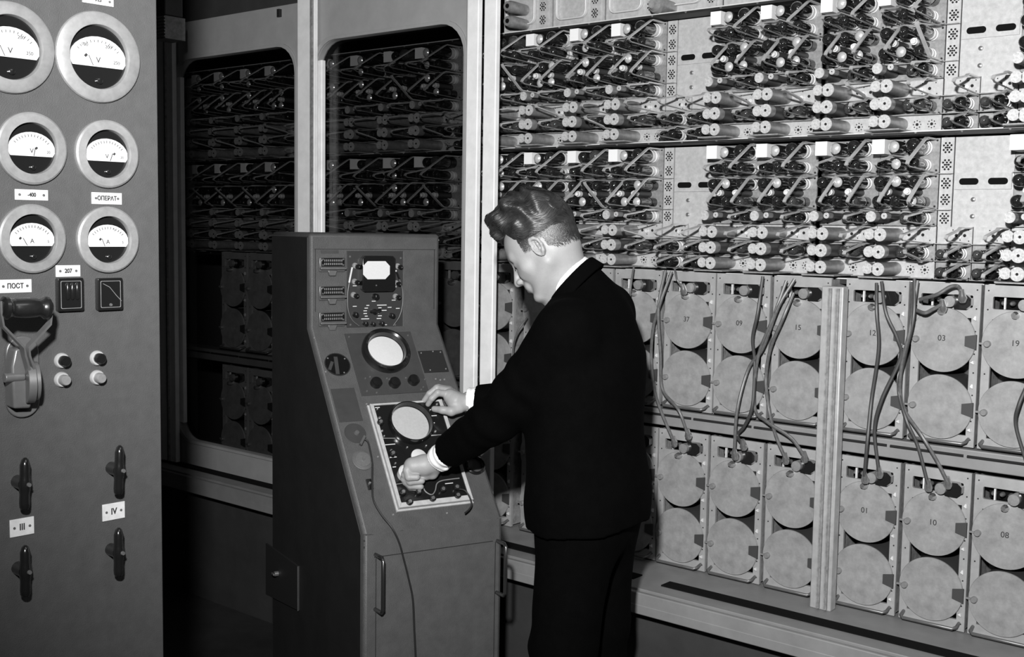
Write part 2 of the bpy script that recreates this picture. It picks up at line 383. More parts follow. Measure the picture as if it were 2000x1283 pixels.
# rows of one block, heights above the block bottom
ROWS = [('F', 0, .050), ('E', .050, .048), ('D', .098, .050), ('C', .148, .045), ('B', .193, .100), ('A', .293, .100)]
RDESC = {'A': 'white-boxed tube unit', 'B': 'tall two-row tube unit', 'C': 'low single-can tube unit', 'D': 'punched-plate unit', 'E': 'low paired-can tube unit', 'F': 'slotted-can shelf unit'}
NPROTO = 4; PROTO = {}
def unit(kind, v, w_=COLW):
    h = [r_[2] for r_ in ROWS if r_[0] == kind][0]; rnd = random.Random(ord(kind)*10+v)
    o = empty('tube_unit'); K = lambda a, b_: rnd.choice([a, a, b_])
    if kind == 'A':
        backplate(o, w_, h, 'dark'); capbox(o, .030, .074)
        vt(o, .018, .105, K('can', 'dark'), .077, .072); vt(o, .021, .115, K('smoky', 'dark'), .132, .073)
        vt(o, .0155, .105, 'dark', .040, .024); vt(o, .0155, .11, K('can', 'dark'), .088, .024); vt(o, .0165, .11, 'dark', .136, .024)
        guard(o, .158, .004, .096, .20, .08)
        guard(o, .066, .004, .050, .19, .09)
    if kind == 'B':
        backplate(o, w_, h, 'dark')
        for j, x in enumerate((.040, .090, .138)):
            vt(o, .0165, .11, rnd.choice(['dark', 'dark', 'can', 'smoky']), x, .076)
            vt(o, .0165, .108, rnd.choice(['dark', 'smoky', 'can', 'dark']), x-.003, .022)
        for x in (.06, .118): part(o, 'cap', m_cap, 'small_capacitor', x, .049)
        guard(o, .080, .004, .097, .19, .09); guard(o, .162, .004, .097, .19, .09, v == 3)
    if kind == 'C':
        backplate(o, w_, h, 'dark'); coil(o, .0155, .12, False, .030, .024); coil(o, .009, .115, True, .066, .026)
        vt(o, .015, .07, 'smoky', .100, .022); vt(o, .0175, .085, 'dark', .140, .022)
        guard(o, .160, .002, .042, .20, .095)
    if kind == 'D':
        backplate(o, w_, h, 'punched'); coil(o, .016, .125, False, .030, .025)
        part(o, 'sc', lambda: m_slotcan(.019, .125), 'slotted_can', .060, .024)
        guard(o, .150, .002, .046, .20, .085, v == 2)
    if kind == 'E':
        backplate(o, w_, h, 'dark'); coil(o, .016, .125, False, .030, .024); coil(o, .0195, .13, True, .060, .024)
        vt(o, .0155, .085, 'smoky', .100, .023); vt(o, .0175, .10, K('smoky', 'dark'), .140, .023)
        guard(o, .158, .002, .046, .19, .09, v == 1)
    if kind == 'F':
        backplate(o, w_, h, 'star'); coil(o, .016, .125, False, .028, .027)
        part(o, 'sc', lambda: m_slotcan(.019, .125), 'slotted_can', .058, .026)
        part(o, 'sp', lambda: MB().use('alu_dull').box((.055, -.07, .003), (.10, .13, .004)), 'shelf_plate', 0, 0)
    return o
# narrow units at the right end of the low rows
def unit_small(kind, v):
    h = [r_[2] for r_ in ROWS if r_[0] == kind][0]; o = empty('end_tube_unit'); w_ = .098
    key = 'punched' if kind == 'D' else 'dark'; backplate(o, w_, h, key)
    if kind != 'D': vt(o, .014, .075, 'smoky', .034, .022); vt(o, .017, .085, 'dark', .072, .023)
    guard(o, .092, .002, .046, .185, .09); return o
used = set()
def place(kind, v, x, z, small=False):
    key = (kind, v, small)
    if key not in PROTO: PROTO[key] = (unit_small if small else unit)(kind, v); o = PROTO[key]
    else: o = copy_tree(PROTO[key])
    o.location = (x, YT, z); return o
BLK = (1.492, 1.899)
def region(px):
    if px < 581: return 0
    if px < 925: return 1
    return 2
reg_txt = ['behind left glazed door', 'behind right glazed door', 'of open rack']
cnt = {}
bays = [BX + PER*k for k in (-4, -3, -2, -1, 0, 1)]
for bi, bx in enumerate(bays):
    # fixed sheet at the right end of the bay
    ex = bx + 4*COLW + .020
    for blk, zb in enumerate(BLK):
        if not 345 < proj((ex, YT, zb+.2))[0] < 2450: continue
        mb = MB().use('alu_panel').box((ex+.02, .004, .27), (.036, .006, .246))
        for zz in (.365, .318, .267, .222, .170): perf(mb, ex+.02, zz, .0005)
        mb.use('alu_dull').box((ex+.02, -.006, .293), (.036, .02, .002)).box((ex+.02, -.006, .193), (.036, .02, .002))
        o = mb.build('perforated_strip'); o.location = (0, YT, zb)
        nx = bx+PER-(ex+.04)
        mb = MB().use('alu_panel').box((ex+.04+nx/2, .006, .27), (nx-.002, .006, .246))
        mb.box((ex+.04+nx/2, .000, .272), (nx-.01, .006, .045))
        mb.use('void')
        for sx in (.27, .75): mb.prism(rrect(ex+.04+nx*sx-.026, ex+.04+nx*sx+.026, .262, .280, .0088), -.0040, -.0032)
        mb.use('chrome')
        for sz in (.222, .176): mb.lathe([(0, .007), (.005, .006), (.007, .002)], (ex+.04+nx*.35, .003, sz), (0, -1, 0), 12)
        q = mb.build('blank_panel'); q.location = (0, YT, zb)
        where = reg_txt[region(proj((ex, YT, zb+.2))[0])]
        pos = ['far left bay', 'left bay', 'bay left of the console', 'bay right of the console', 'middle bay above the man', 'right-hand bay', 'far right bay'][min(bi+1, 6)]
        bn = ['upper', 'lower'][1-blk] if False else ['lower', 'upper'][blk]
        tag(o, f'narrow perforated metal strip, {bn} tube bank, {ORD[bi]} from the left', 'panel', 'perforated strips between tube banks')
        tag(q, f'blank bright panel with dark slots, {bn} tube bank, {ORD[bi]} from the left', 'panel', 'blank panels between tube banks')
    for blk, zb in enumerate(BLK):
        for ci in range(4):
            x = bx + ci*COLW + (.020 if ci >= 2 else 0)
            px = proj((x+.08, YT-.1, zb+.2))[0]
            if px < 350 or px > 2450: continue
            rg = region(px); cnt.setdefault(rg, []); 
            if round(x, 3) not in cnt[rg]: cnt[rg].append(round(x, 3))
            cn = cnt[rg].index(round(x, 3))
            for ri, (kind, z0, h) in enumerate(ROWS):
                v = (bi*7 + ci*3 + blk*2 + (bi*ci) % 3) % NPROTO
                o = place(kind, v, x, zb+z0)
                tag(o, f'{RDESC[kind]}, {["lower", "upper"][blk]} bank, {ORD[cn]} column from left {reg_txt[rg]}', 'tube unit', f'plug-in tube units {reg_txt[rg]}')
        for k in range(2):
            x = bx + 4*COLW + .022 + k*.099
            px = proj((x+.04, YT-.1, zb))[0]
            if px < 350 or px > 2030: continue
            for kind in 'DEF':
                z0 = {'D': .098, 'E': .050, 'F': 0}[kind]
                kk = 'E' if kind == 'F' else kind
                o = place(kk, k, x, zb+z0, True)
                rw = {'D': 'top', 'E': 'middle', 'F': 'bottom'}[kind]
                tag(o, f'narrow {rw}-row tube unit, {["lower", "upper"][blk]} bank, end of {ORD[bi]} bay, {["left", "right"][k]} one', 'tube unit', 'narrow tube units at the bay ends')
# horizontal bars between the banks
for z, nm, lab in ((1.479, .018, 'long dark shelf bar under the lower bank of tube units'), (1.8955, .010, 'long dark shelf bar between the upper and lower banks of tube units'), (2.300, .010, 'long shelf bar above the upper bank of tube units')):
    mb = MB().use('side_dark').box((-3.0, -.02, 0), (5.6, .10, nm)); mb.use('alu').box((-3.0, -.074, nm/2-.002), (5.6, .004, .003))
    for k in range(42): mb.use('chrome').lathe([(0, .004), (.003, .003)], (-5.6+k*.125, -.072, 0), (0, -1, 0), 8)
    o = mb.build('shelf_bar', rack); o.location = (0, YT, z); o['label'] = lab
# bottom trim plates under bank
# panels above the upper bank: trays, perforated strips and cans
def tray(xa, xb, label):
    o = tag(empty('tray_panel', ((xa+xb)/2, YT, 2.318)), label, 'panel', 'tray panels above the tube banks'); w_ = xb-xa
    MB().box((0, .006, .17), (w_, .006, .34)).build('sheet', o, 'alu_panel')
    MB().prism(rrect(-w_/2+.02, w_/2-.07, .02, .40, .025), -.012, .0, rrect(-w_/2+.024, w_/2-.074, .024, .396, .022)).build('rim', o, 'alu', .001)
    mb = MB().use('alu_panel').box((w_/2-.035, -.002, .17), (.036, .006, .34))
    for k in range(7): perf(mb, w_/2-.035, .03+.046*k, -.0055)
    mb.build('perforated_edge', o)
for k, bx in enumerate([bays[1], bays[2], bays[3], bays[4], bays[5]]):
    for j in range(4):
        xa = bx + j*PER/4
        if proj((xa, YT, 2.4))[0] < 930 or proj((xa, YT, 2.4))[0] > 2000: continue
        tray(xa+.003, xa+PER/4-.003, f'light tray panel above the upper bank, bay {ORD[k]} from left, {ORD[j]} tray in it')
for px, py, lab in ((1005, 15, 'upper round metal can beside the door post, top left of open rack'), (1005, 44, 'lower round metal can beside the door post, top left of open rack'), (1290, 12, 'single large metal can on the panel above the upper tube bank')):
    p = on_plane(px, py, (0, YT-.06, 0), (0, 1, 0)); o = empty('metal_can', (p[0], YT, p[2])); tag(o, lab, 'can')
    big = px > 1200; r = .027 if big else .021
    MB().lathe([(0, r*.9), (.06, r), (.085, r), (.095, r*.85)], (0, 0, 0), (0, -1, 0), 24).build('can_body', o, 'can_side', 0)
    MB().lathe([(.095, r*.85), (.10, r*.8), (.10, r*.4), (.08, r*.35)] if not big else [(.095, r*.8), (.11, r*.5)], (0, 0, 0), (0, -1, 0), 24).build('can_mouth', o, 'alu_dull' if big else 'flange', 0)
    if not big: MB().cyl((0, -.1005, 0), (0, -.102, 0), r*.36, n=14).build('can_hole', o, 'void')

# ================================================================ drum racks
PITCH = .1905
def drum_unit():
    o = empty('drum_unit'); w_, h = .180, .435
    # frame sheet with one tall opening, plus the socket slot
    A = rect_like(0, w_, 0, .352); B = rect_like(.022, w_-.022, .030, .345)
    mb = MB().use('frame').prism(A, 0, .010, B).use('hole')
    for x in (.010, w_-.010):
        for z in (.02, .07, .14, .20, .25, .31): mb.cyl((x, 0, z), (x, -.001, z), .0022, n=6)
    mb.build('frame', o, None)
    A = rect_like(0, w_, .352, h); B = rrect(.022, w_-.020, .372, .405, .004)
    mb = MB().use('frame').prism(A, 0, .010, B).use('hole')
    for x in (.010, w_-.010):
        for z in (.37, .42): mb.cyl((x, 0, z), (x, -.001, z), .0022, n=6)
    mb.build('socket_plate', o, None)
    MB().box((w_/2, .14, h/2), (w_-.01, .02, h-.01)).build('inner_back', o, 'drum_side')
    MB().box((.004, .07, h/2), (.003, .12, h-.01)).build('side_sheet', o, 'alu_dull')
    MB().box((w_-.004, .07, h/2), (.003, .12, h-.01)).build('side_sheet', o, 'alu_dull')
    for k, z in enumerate((.283, .102)):
        dr = MB().lathe([(-.115, .084), (.003, .0845)], (w_/2-.002, 0, z), (0, -1, 0), 48).build('drum', o, 'drum_side')
        prof = [(.003, .0865), (.008, .0875), (.010, .0865), (.010, .001)]
        MB().lathe(prof, (w_/2-.002, 0, z), (0, -1, 0), 64).build('drum_cover', dr, 'drum')
        MB().prism([(w_/2+.058, z-.012), (w_/2+.088, z-.020), (w_/2+.088, z+.020), (w_/2+.058, z+.014)], -.014, -.0100).build('latch', dr, 'drum_side')
        MB().lathe([(.010, .0085), (.020, .0085), (.022, .007)], (.018, 0, z-.002), (0, -1, 0), 16).box((.002, -.012, z-.002), (.014, .006, .005)).build('knob', dr, 'flange')
        MB().prism([(w_-.018, z-.056), (w_-.008, z-.060), (w_-.010, z-.050)], -.006, -.001).build('corner_clip', dr, 'alu')
        MB().prism([(w_-.016, z+.060), (w_-.008, z+.056), (w_-.008, z+.068), (w_-.012, z+.068)], -.006, -.001).build('corner_clip', dr, 'alu')
    # sockets in the slot
    mb = MB().use('void').box((w_/2, .05, .388), (w_-.05, .01, .04))
    rnd = random.Random(3)
    for k in range(3): mb.use('chrome').lathe([(0, .007), (.012, .006), (.016, .003)], (.045+.022*k, .02, .388), (0, -1, 0), 10)
    mb.use('alu').box((.052, .004, .388), (.004, .008, .03))
    mb.build('socket_strip', o)
    mb = MB().use('can_side').cyl((w_-.070, .02, .388), (w_-.070, -.035, .388), .015, n=16)
    mb.use('glass_tube').prism([(w_-.062, .369), (w_-.030, .369), (w_-.018, .380), (w_-.018, .397), (w_-.030, .407), (w_-.062, .407)], -.022, .02)
    mb.build('connector', o)
    MB().use('chrome').lathe([(0, .009), (.02, .010), (.035, .006)], (w_/2-.005, .0, .358), (0, -1, .1), 12).build('terminal', o)
    # bottom handle bar
    MB().tube([(.014, 0, .022), (.014, -.022, .016), (.022, -.030, .012), (w_-.022, -.030, .012), (w_-.014, -.022, .016), (w_-.014, 0, .022)], .0045, 10).build('handle', o, 'lever')
    return o
proto = None
TIERS = ((1.053, 'upper'), (.560, 'lower'))
# bays measured from the short upright
BAYS = [(-1.362+.058-.0, [0, 1, 2, 3, 4], 'right drum bay'), (-2.628+.055, [0, 1, 2, 3, 4, 5], 'drum bay behind the man')]
num = {('upper', -1): '', }
marks_upper = {}
seq = []
centers_open = [-1.896, -1.721, -1.527, -1.294, -1.101, -.921, -.735]
def add_drum(xc, z, label, marks, grp):
    global proto
    if proto is None: proto = drum_unit(); o = proto
    else: o = copy_tree(DR0)
    o.location = (xc-.088, YR, z); tag(o, label, 'drum unit', grp)
    for mk, zz in marks: MARKS.append((o, mk, zz))
    return o
MARKS = []
class _: pass
proto = drum_unit(); DR0 = proto; first = [True]
def add_drum(xc, z, label, marks, grp):
    if first[0]: o = DR0; first[0] = False
    else: o = copy_tree(DR0)
    o.location = (xc-.088, YR, z); tag(o, label, 'drum unit', grp)
    for mk, zz in marks: MARKS.append((o, mk, zz))
U, Lw = 1.053, .549
G = 'twin-drum units of the open rack'
add_drum(-2.09, U, 'twin-drum unit mostly hidden behind the man\'s back, upper tier', [], G)
add_drum(-1.896, U, 'twin-drum unit marked 37, upper tier, first beside the man', [('37', .283)], G)
add_drum(-1.711, U, 'twin-drum unit marked 09, upper tier, second beyond the man with crossing cables', [('09', .283)], G)
add_drum(-1.519, U, 'twin-drum unit marked 15, upper tier, left of the short upright', [('15', .283)], G)
add_drum(-1.294, U, 'twin-drum unit marked 12, upper tier, right of the short upright behind two dark cables', [('12', .283)], G)
add_drum(-1.101, U, 'twin-drum unit marked 03, upper tier, between 12 and 19', [('03', .283)], G)
add_drum(-.912, U, 'twin-drum unit marked 19, upper tier at the right edge', [('19', .283)], G)
add_drum(-2.09, Lw, 'twin-drum unit mostly hidden behind the man\'s back, lower tier', [], G)
add_drum(-1.904, Lw, 'leftmost fully visible twin-drum unit of the lower tier, below drum 37', [], G)
add_drum(-1.714, Lw, 'twin-drum unit of the lower tier, below drum 09', [], G)
add_drum(-1.521, Lw, 'twin-drum unit of the lower tier touching the short upright', [], G)
add_drum(-1.294, Lw, 'twin-drum unit marked 01, lower tier, right of the short upright', [('01', .283)], G)
add_drum(-1.101, Lw, 'twin-drum unit marked 10, lower tier, between 01 and 08', [('10', .283)], G)
add_drum(-.912, Lw, 'twin-drum unit marked 08, lower tier at the right edge', [('08', .283)], G)
for k_, x_ in enumerate((-.722, -.532)):
    for z_, tn_ in ((U, 'upper'), (Lw, 'lower')): add_drum(x_, z_, f'twin-drum unit past the right edge of the frame, {tn_} tier, {ORD[k_]} one', [], G)
G2 = 'twin-drum units seen between man and console'
for k, x in enumerate((-2.28, -2.475)):
    nm = ['nearer the man', 'beside the bright upright'][k]
    add_drum(x, U, f'shaded twin-drum unit between console and man, upper tier, {nm}', [], G2)
    add_drum(x, Lw, f'shaded twin-drum unit between console and man, lower tier, {nm}', [], G2)
G3 = 'dim drum units behind glass'
for k in range(9):
    x = -2.70 - k*PITCH; px = proj((x, YR, 1.3))[0]
    dn = 'right' if px > 600 else 'left'
    if px < 340: continue
    for z, tn in ((U, 'upper'), (Lw, 'lower')):
        if dn == 'right' and px < 840: continue
        add_drum(x, z, f'dim twin-drum unit behind {dn} glazed door, {tn} tier, {ORD[k]} left of the door post', [], G3)
for o, mk, zz in MARKS:
    text(mk, .022, Matrix.Translation((.086, -.0104, zz+.004)), o, 'ink', .0004)
# beam between the two tiers
t = empty('cross_beam', (-1.9, YR, 1.0)); t.parent = rack
MB().box((-.6, .03, .022), (4.4, .08, .052)).build('beam_body', t, 'ledge', .003)
mb = MB().use('hole')
for k in range(20): mb.cyl((-2.7+k*.21, -.0105, .03), (-2.9+k*.21, -.012, .03), .004, n=8)
mb.build('beam_holes', t)
# ---- cables hanging from the tube bank to the connectors
def catmull(P, n=8):
    P = [Vector(p) for p in P]; P = [P[0]*2-P[1]] + P + [P[-1]*2-P[-2]]; out = []
    for i in range(1, len(P)-2):
        for k in range(n):
            t_ = k/n; a_, b_, c_, d_ = P[i-1:i+3]
            out.append(.5*((2*b_) + (-a_+c_)*t_ + (2*a_-5*b_+4*c_-d_)*t_*t_ + (-a_+3*b_-3*c_+d_)*t_**3))
    return out + [P[-2]]
def hang(pts, label, r=.0052, m='cable', y=YR-.045, plug=True):
    P = [on_plane(px, py, (0, y-.012*((i*5) % 3), 0), (0, 1, 0)) for i, (px, py) in enumerate(pts)]
    P = [Vector(p) for p in P]; o = empty('hanging_cable', tuple(P[-1])); off = P[-1]
    tag(o, label, 'cable', 'cables hanging in front of the drums')
    mb = MB(); mb.tube([p-off for p in catmull(P)], r, 8); mb.build('cord', o, m)
    if plug: MB().use('chrome').lathe([(0, .006), (.014, .009), (.024, .012), (.034, .008)], (0, .0, .012), (0, .35, -1), 14).build('plug', o)
CB = [([(1312, 530), (1290, 590), (1276, 640), (1272, 700), (1278, 760), (1290, 800), (1315, 860)], 'light cable falling left of drum 37 to a lower-tier plug, left of its twin'),
      ([(1300, 528), (1286, 600), (1290, 690), (1294, 760), (1325, 800), (1342, 845)], 'cable passing left of drum 37, ending right of its twin'),
      ([(1318, 525), (1322, 545), (1333, 562)], 'short light cable ending at the socket above drum 37'),
      ([(1490, 540), (1480, 610), (1470, 660), (1474, 710), (1470, 790), (1455, 830), (1440, 850), (1450, 866)], 'dark kinked cable between drums 09 and 15'),
      ([(1552, 545), (1520, 600), (1490, 680), (1462, 720), (1440, 800), (1434, 885)], 'cable crossing the drum below 09 to its left plug'),
      ([(1550, 572), (1530, 620), (1505, 680), (1496, 740), (1502, 800), (1515, 850), (1533, 893)], 'long cable left of drum 15 falling to a left-hand plug'),
      ([(1536, 548), (1510, 620), (1480, 700), (1474, 795), (1500, 825), (1545, 855), (1570, 890)], 'cable curving right across the beam below drum 15'),
      ([(1712, 553), (1712, 610), (1716, 680), (1702, 780), (1694, 860), (1688, 930)], 'left cable hanging straight over drum 12'),
      ([(1722, 550), (1730, 610), (1752, 660), (1758, 700), (1722, 780), (1708, 840), (1716, 920)], 'second cable sweeping over right side of drum 12'),
      ([(1786, 545), (1784, 620), (1766, 700), (1755, 760), (1770, 820), (1792, 870), (1812, 945)], 'cable between drums 12 and 03, left of the bundled pair'),
      ([(1792, 548), (1778, 640), (1760, 720), (1762, 790), (1800, 850), (1830, 900), (1850, 940)], 'cable between drums 12 and 03, right of the bundled pair'),
      ([(1796, 585), (1830, 575), (1856, 560), (1872, 560), (1878, 575)], 'short bent cable above drum 03'),
      ([(1788, 605), (1806, 611), (1822, 604), (1840, 594)], 'short cable below the slot above drum 03'),
      ([(2012, 740), (1990, 790), (1984, 830), (2004, 900)], 'dark cable over the lower drum at the right edge'),
      ([(1245, 655), (1258, 680), (1250, 720), (1238, 760), (1240, 810), (1248, 850)], 'thin cable emerging beside the man\'s back'),
      ([(1238, 520), (1232, 560), (1228, 620)], 'thin light cable at the socket behind the man\'s shoulder'),
      ([(1030, 620), (1010, 650), (1002, 690), (1010, 740)], 'light cable between console and man, over the shaded drums')]
for i, (p, l) in enumerate(CB): hang(p, l, .0050 if i not in (2, 14, 15, 16) else .0032, 'cable' if i not in (3, 7, 8, 13, 9) else 'drum_side', plug=i not in (13,))
# ================================================================ grey meter cabinet (left)
class Loc:
    """a thing's own frame: root empty with a rotation about z; converts photograph pixels to local points on local planes"""
    def __init__(s, root, rz):
        s.root = root; s.o = np.array(root.location); c, n = math.cos(rz), math.sin(rz)
        s.R = np.array([[c, -n, 0], [n, c, 0], [0, 0, 1]])
    def hit(s, px, py, P=(0, 0, 0), n=(0, 1, 0)):
        Pw = s.R @ np.array(P, float) + s.o; nw = s.R @ np.array(n, float)
        return s.R.T @ (on_plane(px, py, Pw, nw) - s.o)
rzc = math.atan2(.999, .048)
p0 = at(200, 600, 1.9)
cab = tag(empty('meter_cabinet', (p0[0], p0[1], 0), rzc), 'tall grey instrument cabinet with round meters and a lever, at left edge', 'cabinet')
LC = Loc(cab, rzc)
Cx = lambda px, py, y=0.0: LC.hit(px, py, (0, y, 0))
xr = Cx(313, 640)[0]; xl = Cx(-120, 640)[0]
MB().box(((xl+xr)/2, .006, 1.3), (xr-xl, .012, 2.6)).build('front_panel', cab, 'cab_paint', .002)
MB().box(((xl+xr)/2, .25, 1.3), (xr-xl-.004, .47, 2.58)).build('carcass', cab, 'cab_paint')
def meter(px, py, hpx, unitc, nums, needle_x, stub):
    c = Cx(px, py); d = float((RW.T @ (LC.R @ c + LC.o - CAM))[2]); R = hpx*d/F_PX/2; ri = R*.70
    fl = MB(); prof = [(0, R*.99), (.004, R), (.007, R*.98), (.009, R*.93), (.010, ri*1.01), (.009, ri), (-.004, ri*.97)]
    n = 56; rg = [[Vector((c[0]+r*math.cos(2*PI*i/n), -h, c[2]+r*math.sin(2*PI*i/n))) for i in range(n)] for h, r in prof]
    fl.rings(rg, (True, False)); o = fl.build('panel_meter', cab, 'flange', ang=30)
    MB().cyl((c[0], -.0006, c[2]), (c[0], .003, c[2]), ri*.985, n=40).build('meter_well', o, 'black')
    # card
    pts = [(-.93, -.16), (-.84, -.30)] + [(.84, -.30), (.93, -.16)] + [(.95*math.cos(t), -.08+.72*math.sin(t)) for t in [k*PI/14 for k in range(1, 14)]]
    MB().prism([(c[0]+a*ri, c[2]+b_*ri) for a, b_ in pts], -.0032, -.0012).build('dial_card', o, 'white', smooth=False)
    mb = MB()
    for k in range(13):
        a = math.radians(38+104*k/12); r0 = .62; 
        mb.box((c[0]+ri*.86*math.cos(a)*.98, -.0035, c[2]-ri*.22+ri*.72*math.sin(a)), (.0008, .0006, .004), Matrix.Rotation(-(a-PI/2), 3, 'Y'))
    mb.box((c[0]+needle_x*ri, -.0040, c[2]+ri*.02), (ri*.07, .0012, ri*.10), Matrix.Rotation(.785, 3, 'Y'))
    mb.box((c[0]+needle_x*ri*.6, -.0040, c[2]-ri*.12), (.0007, .001, ri*.34), Matrix.Rotation(-math.atan2(needle_x, .9)*-1, 3, 'Y'))
    mb.build('needle_and_ticks', o, 'ink', smooth=False)
    text(unitc, ri*.26, Matrix.Translation((c[0]+ri*.0, -.0034, c[2]-ri*.10)), o)
    for tx, a in nums: text(tx, ri*.15, Matrix.Translation((c[0]+a[0]*ri, -.0034, c[2]+a[1]*ri)), o)
    MB().lathe([(-.001, ri*.10), (.004, ri*.10), (.005, ri*.06)], (c[0]+.002, 0, c[2]-ri*.74), (0, -1, 0), 16).build('zero_screw', o, 'black', 0)
meter(190, 112, 176, 'V', [('250', (.62, -.12)), ('100', (-.45, .35)), ('200', (.35, .35))], -.42, 0)
meter(18, 93, 178, 'V', [('250', (.62, -.12)), ('200', (.35, .35))], -.42, 0)
meter(60, 290, 142, 'V', [('20', (.68, -.12))], .18, 0)
meter(207, 301, 133, 'V', [('20', (.68, -.12))], .32, 0)
meter(61, 466, 136, 'A', [('5', (.68, -.12)), ('3', (.3, .42))], -.50, 0)
meter(209, 468, 130, 'A', [('5', (.68, -.12)), ('3', (.3, .42))], -.36, 0)
def nameplate(x0, x1, y0, y1, body, s=1.0):
    a = Cx(x0, y0); b_ = Cx(x1, y1); cx_, cz_ = (a[0]+b_[0])/2, (a[2]+b_[2])/2; w_, h_ = b_[0]-a[0], abs(a[2]-b_[2])
    h_ *= .90
    o = MB().box((cx_, -.001, cz_), (w_, .002, h_)).build('nameplate', cab, 'plate', .0003)
    mb = MB()
    for sx in (-1, 1): mb.lathe([(0, .0022), (.0008, .0020)], (cx_+sx*(w_/2-.007), -.002, cz_), (0, -1, 0), 10)
    mb.build('plate_screws', o, 'lever')
    text(body, h_*.52*s, Matrix.Translation((cx_, -.0024, cz_)), o, sx=.85, bold=.0003)
nameplate(160, 221, -14, 15, 'РЕ3'); nameplate(28, 93, 368, 393, '-400'); nameplate(178, 237, 374, 401, 'ОПЕРАТ')
nameplate(108, 156, 517, 541, '207'); nameplate(-4, 61, 545, 572, 'ПОСТ'); nameplate(18, 66, 1014, 1043, 'III'); nameplate(199, 243, 984, 1012, 'IV')
# two black framed indicators
for (x0, x1, y0, y1, k) in ((107, 159, 543, 606, 0), (185, 235, 543, 604, 1)):
    a = Cx(x0, y0); b_ = Cx(x1, y1); o = MB().prism(rrect(a[0], b_[0], b_[2], a[2], .003), -.010, 0).build('indicator_window', cab, 'black', .001)
    m_ = .0045; MB().prism(rrect(a[0]+m_, b_[0]-m_, b_[2]+m_, a[2]-m_, .002), -.0106, -.0101, rrect(a[0]+m_+.0008, b_[0]-m_-.0008, b_[2]+m_+.0008, a[2]-m_-.0008, .002)).build('thin_outline', o, 'flange')
    cx_, cz_ = (a[0]+b_[0])/2, (a[2]+b_[2])/2; w_ = b_[0]-a[0]; h_ = a[2]-b_[2]
    if k == 0:
        mb = MB()
        for j in range(3): mb.lathe([(-.014, .002), (-.012, .0032), (.010, .0032), (.014, .001)], (cx_-.006+.008*j, -.0102, cz_+.006), (0, 0, 1), 10)
        mb.build('signal_flags', o, 'black')
    else:
        MB().tube([(cx_-w_*.3, -.0108, cz_+h_*.33), (cx_-w_*.05, -.0112, cz_+h_*.22), (cx_+w_*.22, -.0112, cz_-h_*.05), (cx_+w_*.42, -.0108, cz_-h_*.22)], .0005, 6).build('pointer', o, 'flange')
        MB().lathe([(0, .0028), (.002, .002)], (cx_, -.0102, cz_-h_*.33), (0, -1, 0), 12).build('screw', o, 'lever')
for px, py, m_ in ((123, 704, 'black'), (123, 741, 'lever2'), (192, 699, 'black'), (192, 737, 'lever2')):
    c = Cx(px-3, py)
    o = MB().lathe([(0, .0125), (.003, .0125), (.006, .0110), (.006, .0088)], (c[0], 0, c[2]), (0, -1, 0), 24).build('push_button', cab, 'post_dull')
    MB().lathe([(.004, .0086), (.016, .0086), (.018, .0072)], (c[0], 0, c[2]), (0, -1, 0), 24).build('button_cap', o, 'black' if m_ == 'black' else 'flange')
# rotary switch handles
for px, py, tilt in ((47, 944, .06), (231, 917, .09), (48, 1114, .03), (230, 1077, .03)):
    c = Cx(px-2, py, -.02); Rt = Matrix.Rotation(tilt*.5, 3, 'Y')
    def bar(s0, s1, pts):
        return [Vector((c[0], -.026, c[2])) + Rt @ Vector((0, 0, z)) for z in pts]
    zs = [-.040, -.037, -.030, -.016, -.008, 0, .008, .016, .030, .038, .0415]
    rs = [.0055, .0075, .0082, .0078, .0088, .0100, .0088, .0078, .0078, .0055, .0020]
    mb = MB(); P = bar(0, 0, zs); mb.tube(P, rs, 12); mb.cyl((c[0], 0, c[2]), (c[0], -.026, c[2]), .0105, n=18)
    o = mb.build('switch_handle', cab, 'black')
    MB().lathe([(0, .0036), (.0035, .003)], (c[0]+.002, -.0355, c[2]), (0, -1, 0), 12).build('handle_screw', o, 'chrome')
# big isolator lever: D grip on a Y fork, pivoting in a rounded block
LV = lambda px, py, y=-.06: Vector(Cx(px, py, y))
c = LV(45, 745, -.012)
def oval(mb, cx_, cz_, w_, h_, y0, y1): return mb.prism(rrect(cx_-w_/2, cx_+w_/2, cz_-h_/2, cz_+h_/2, w_*.48, 8), y0, y1)
lv = MB(); cc = Cx(41, 735); oval(lv, cc[0], cc[2], .052, .128, -.008, 0); lev = lv.build('isolator_lever', cab, 'lever', .002)
cc2 = Cx(28, 735); 
mb = MB(); cb = Cx(36, 738, -.02); 
mb.prism([(cb[0]-.014, cb[2]-.045), (cb[0]+.012, cb[2]-.047), (cb[0]+.018, cb[2]-.02), (cb[0]+.016, cb[2]+.030), (cb[0]+.004, cb[2]+.050), (cb[0]-.010, cb[2]+.046), (cb[0]-.016, cb[2]+.02)], -.034, -.006)
mb.build('lever_housing', lev, 'lever', .003)
cd = Cx(55, 745, -.03)
MB().lathe([(-.006, .012), (-.006, .033), (.006, .033), (.006, .012)], (cd[0], -.034, cd[2]), (1, -.25, 0), 36).build('lever_disc', lev, 'lever', .001)
MB().lathe([(-.004, .015), (-.004, .030), (.004, .030), (.004, .015)], (cd[0]+.011, -.030, cd[2]), (1, -.25, 0), 36).build('cheek_disc', lev, 'lever', .001)
cp = Cx(8, 738, -.03); MB().cyl((cp[0], -.03, cp[2]), (cp[0]+.03, -.03, cp[2]), .0075, n=20).build('pivot_pin', lev, 'lever', .001)
gy = -.085
gl_, gr_ = LV(7, 601, gy), LV(93, 601, gy); ml = LV(3, 640, gy+.004); mr = LV(97, 636, gy+.004); k1 = LV(46, 684, gy+.02); k2 = LV(54, 684, gy+.02)
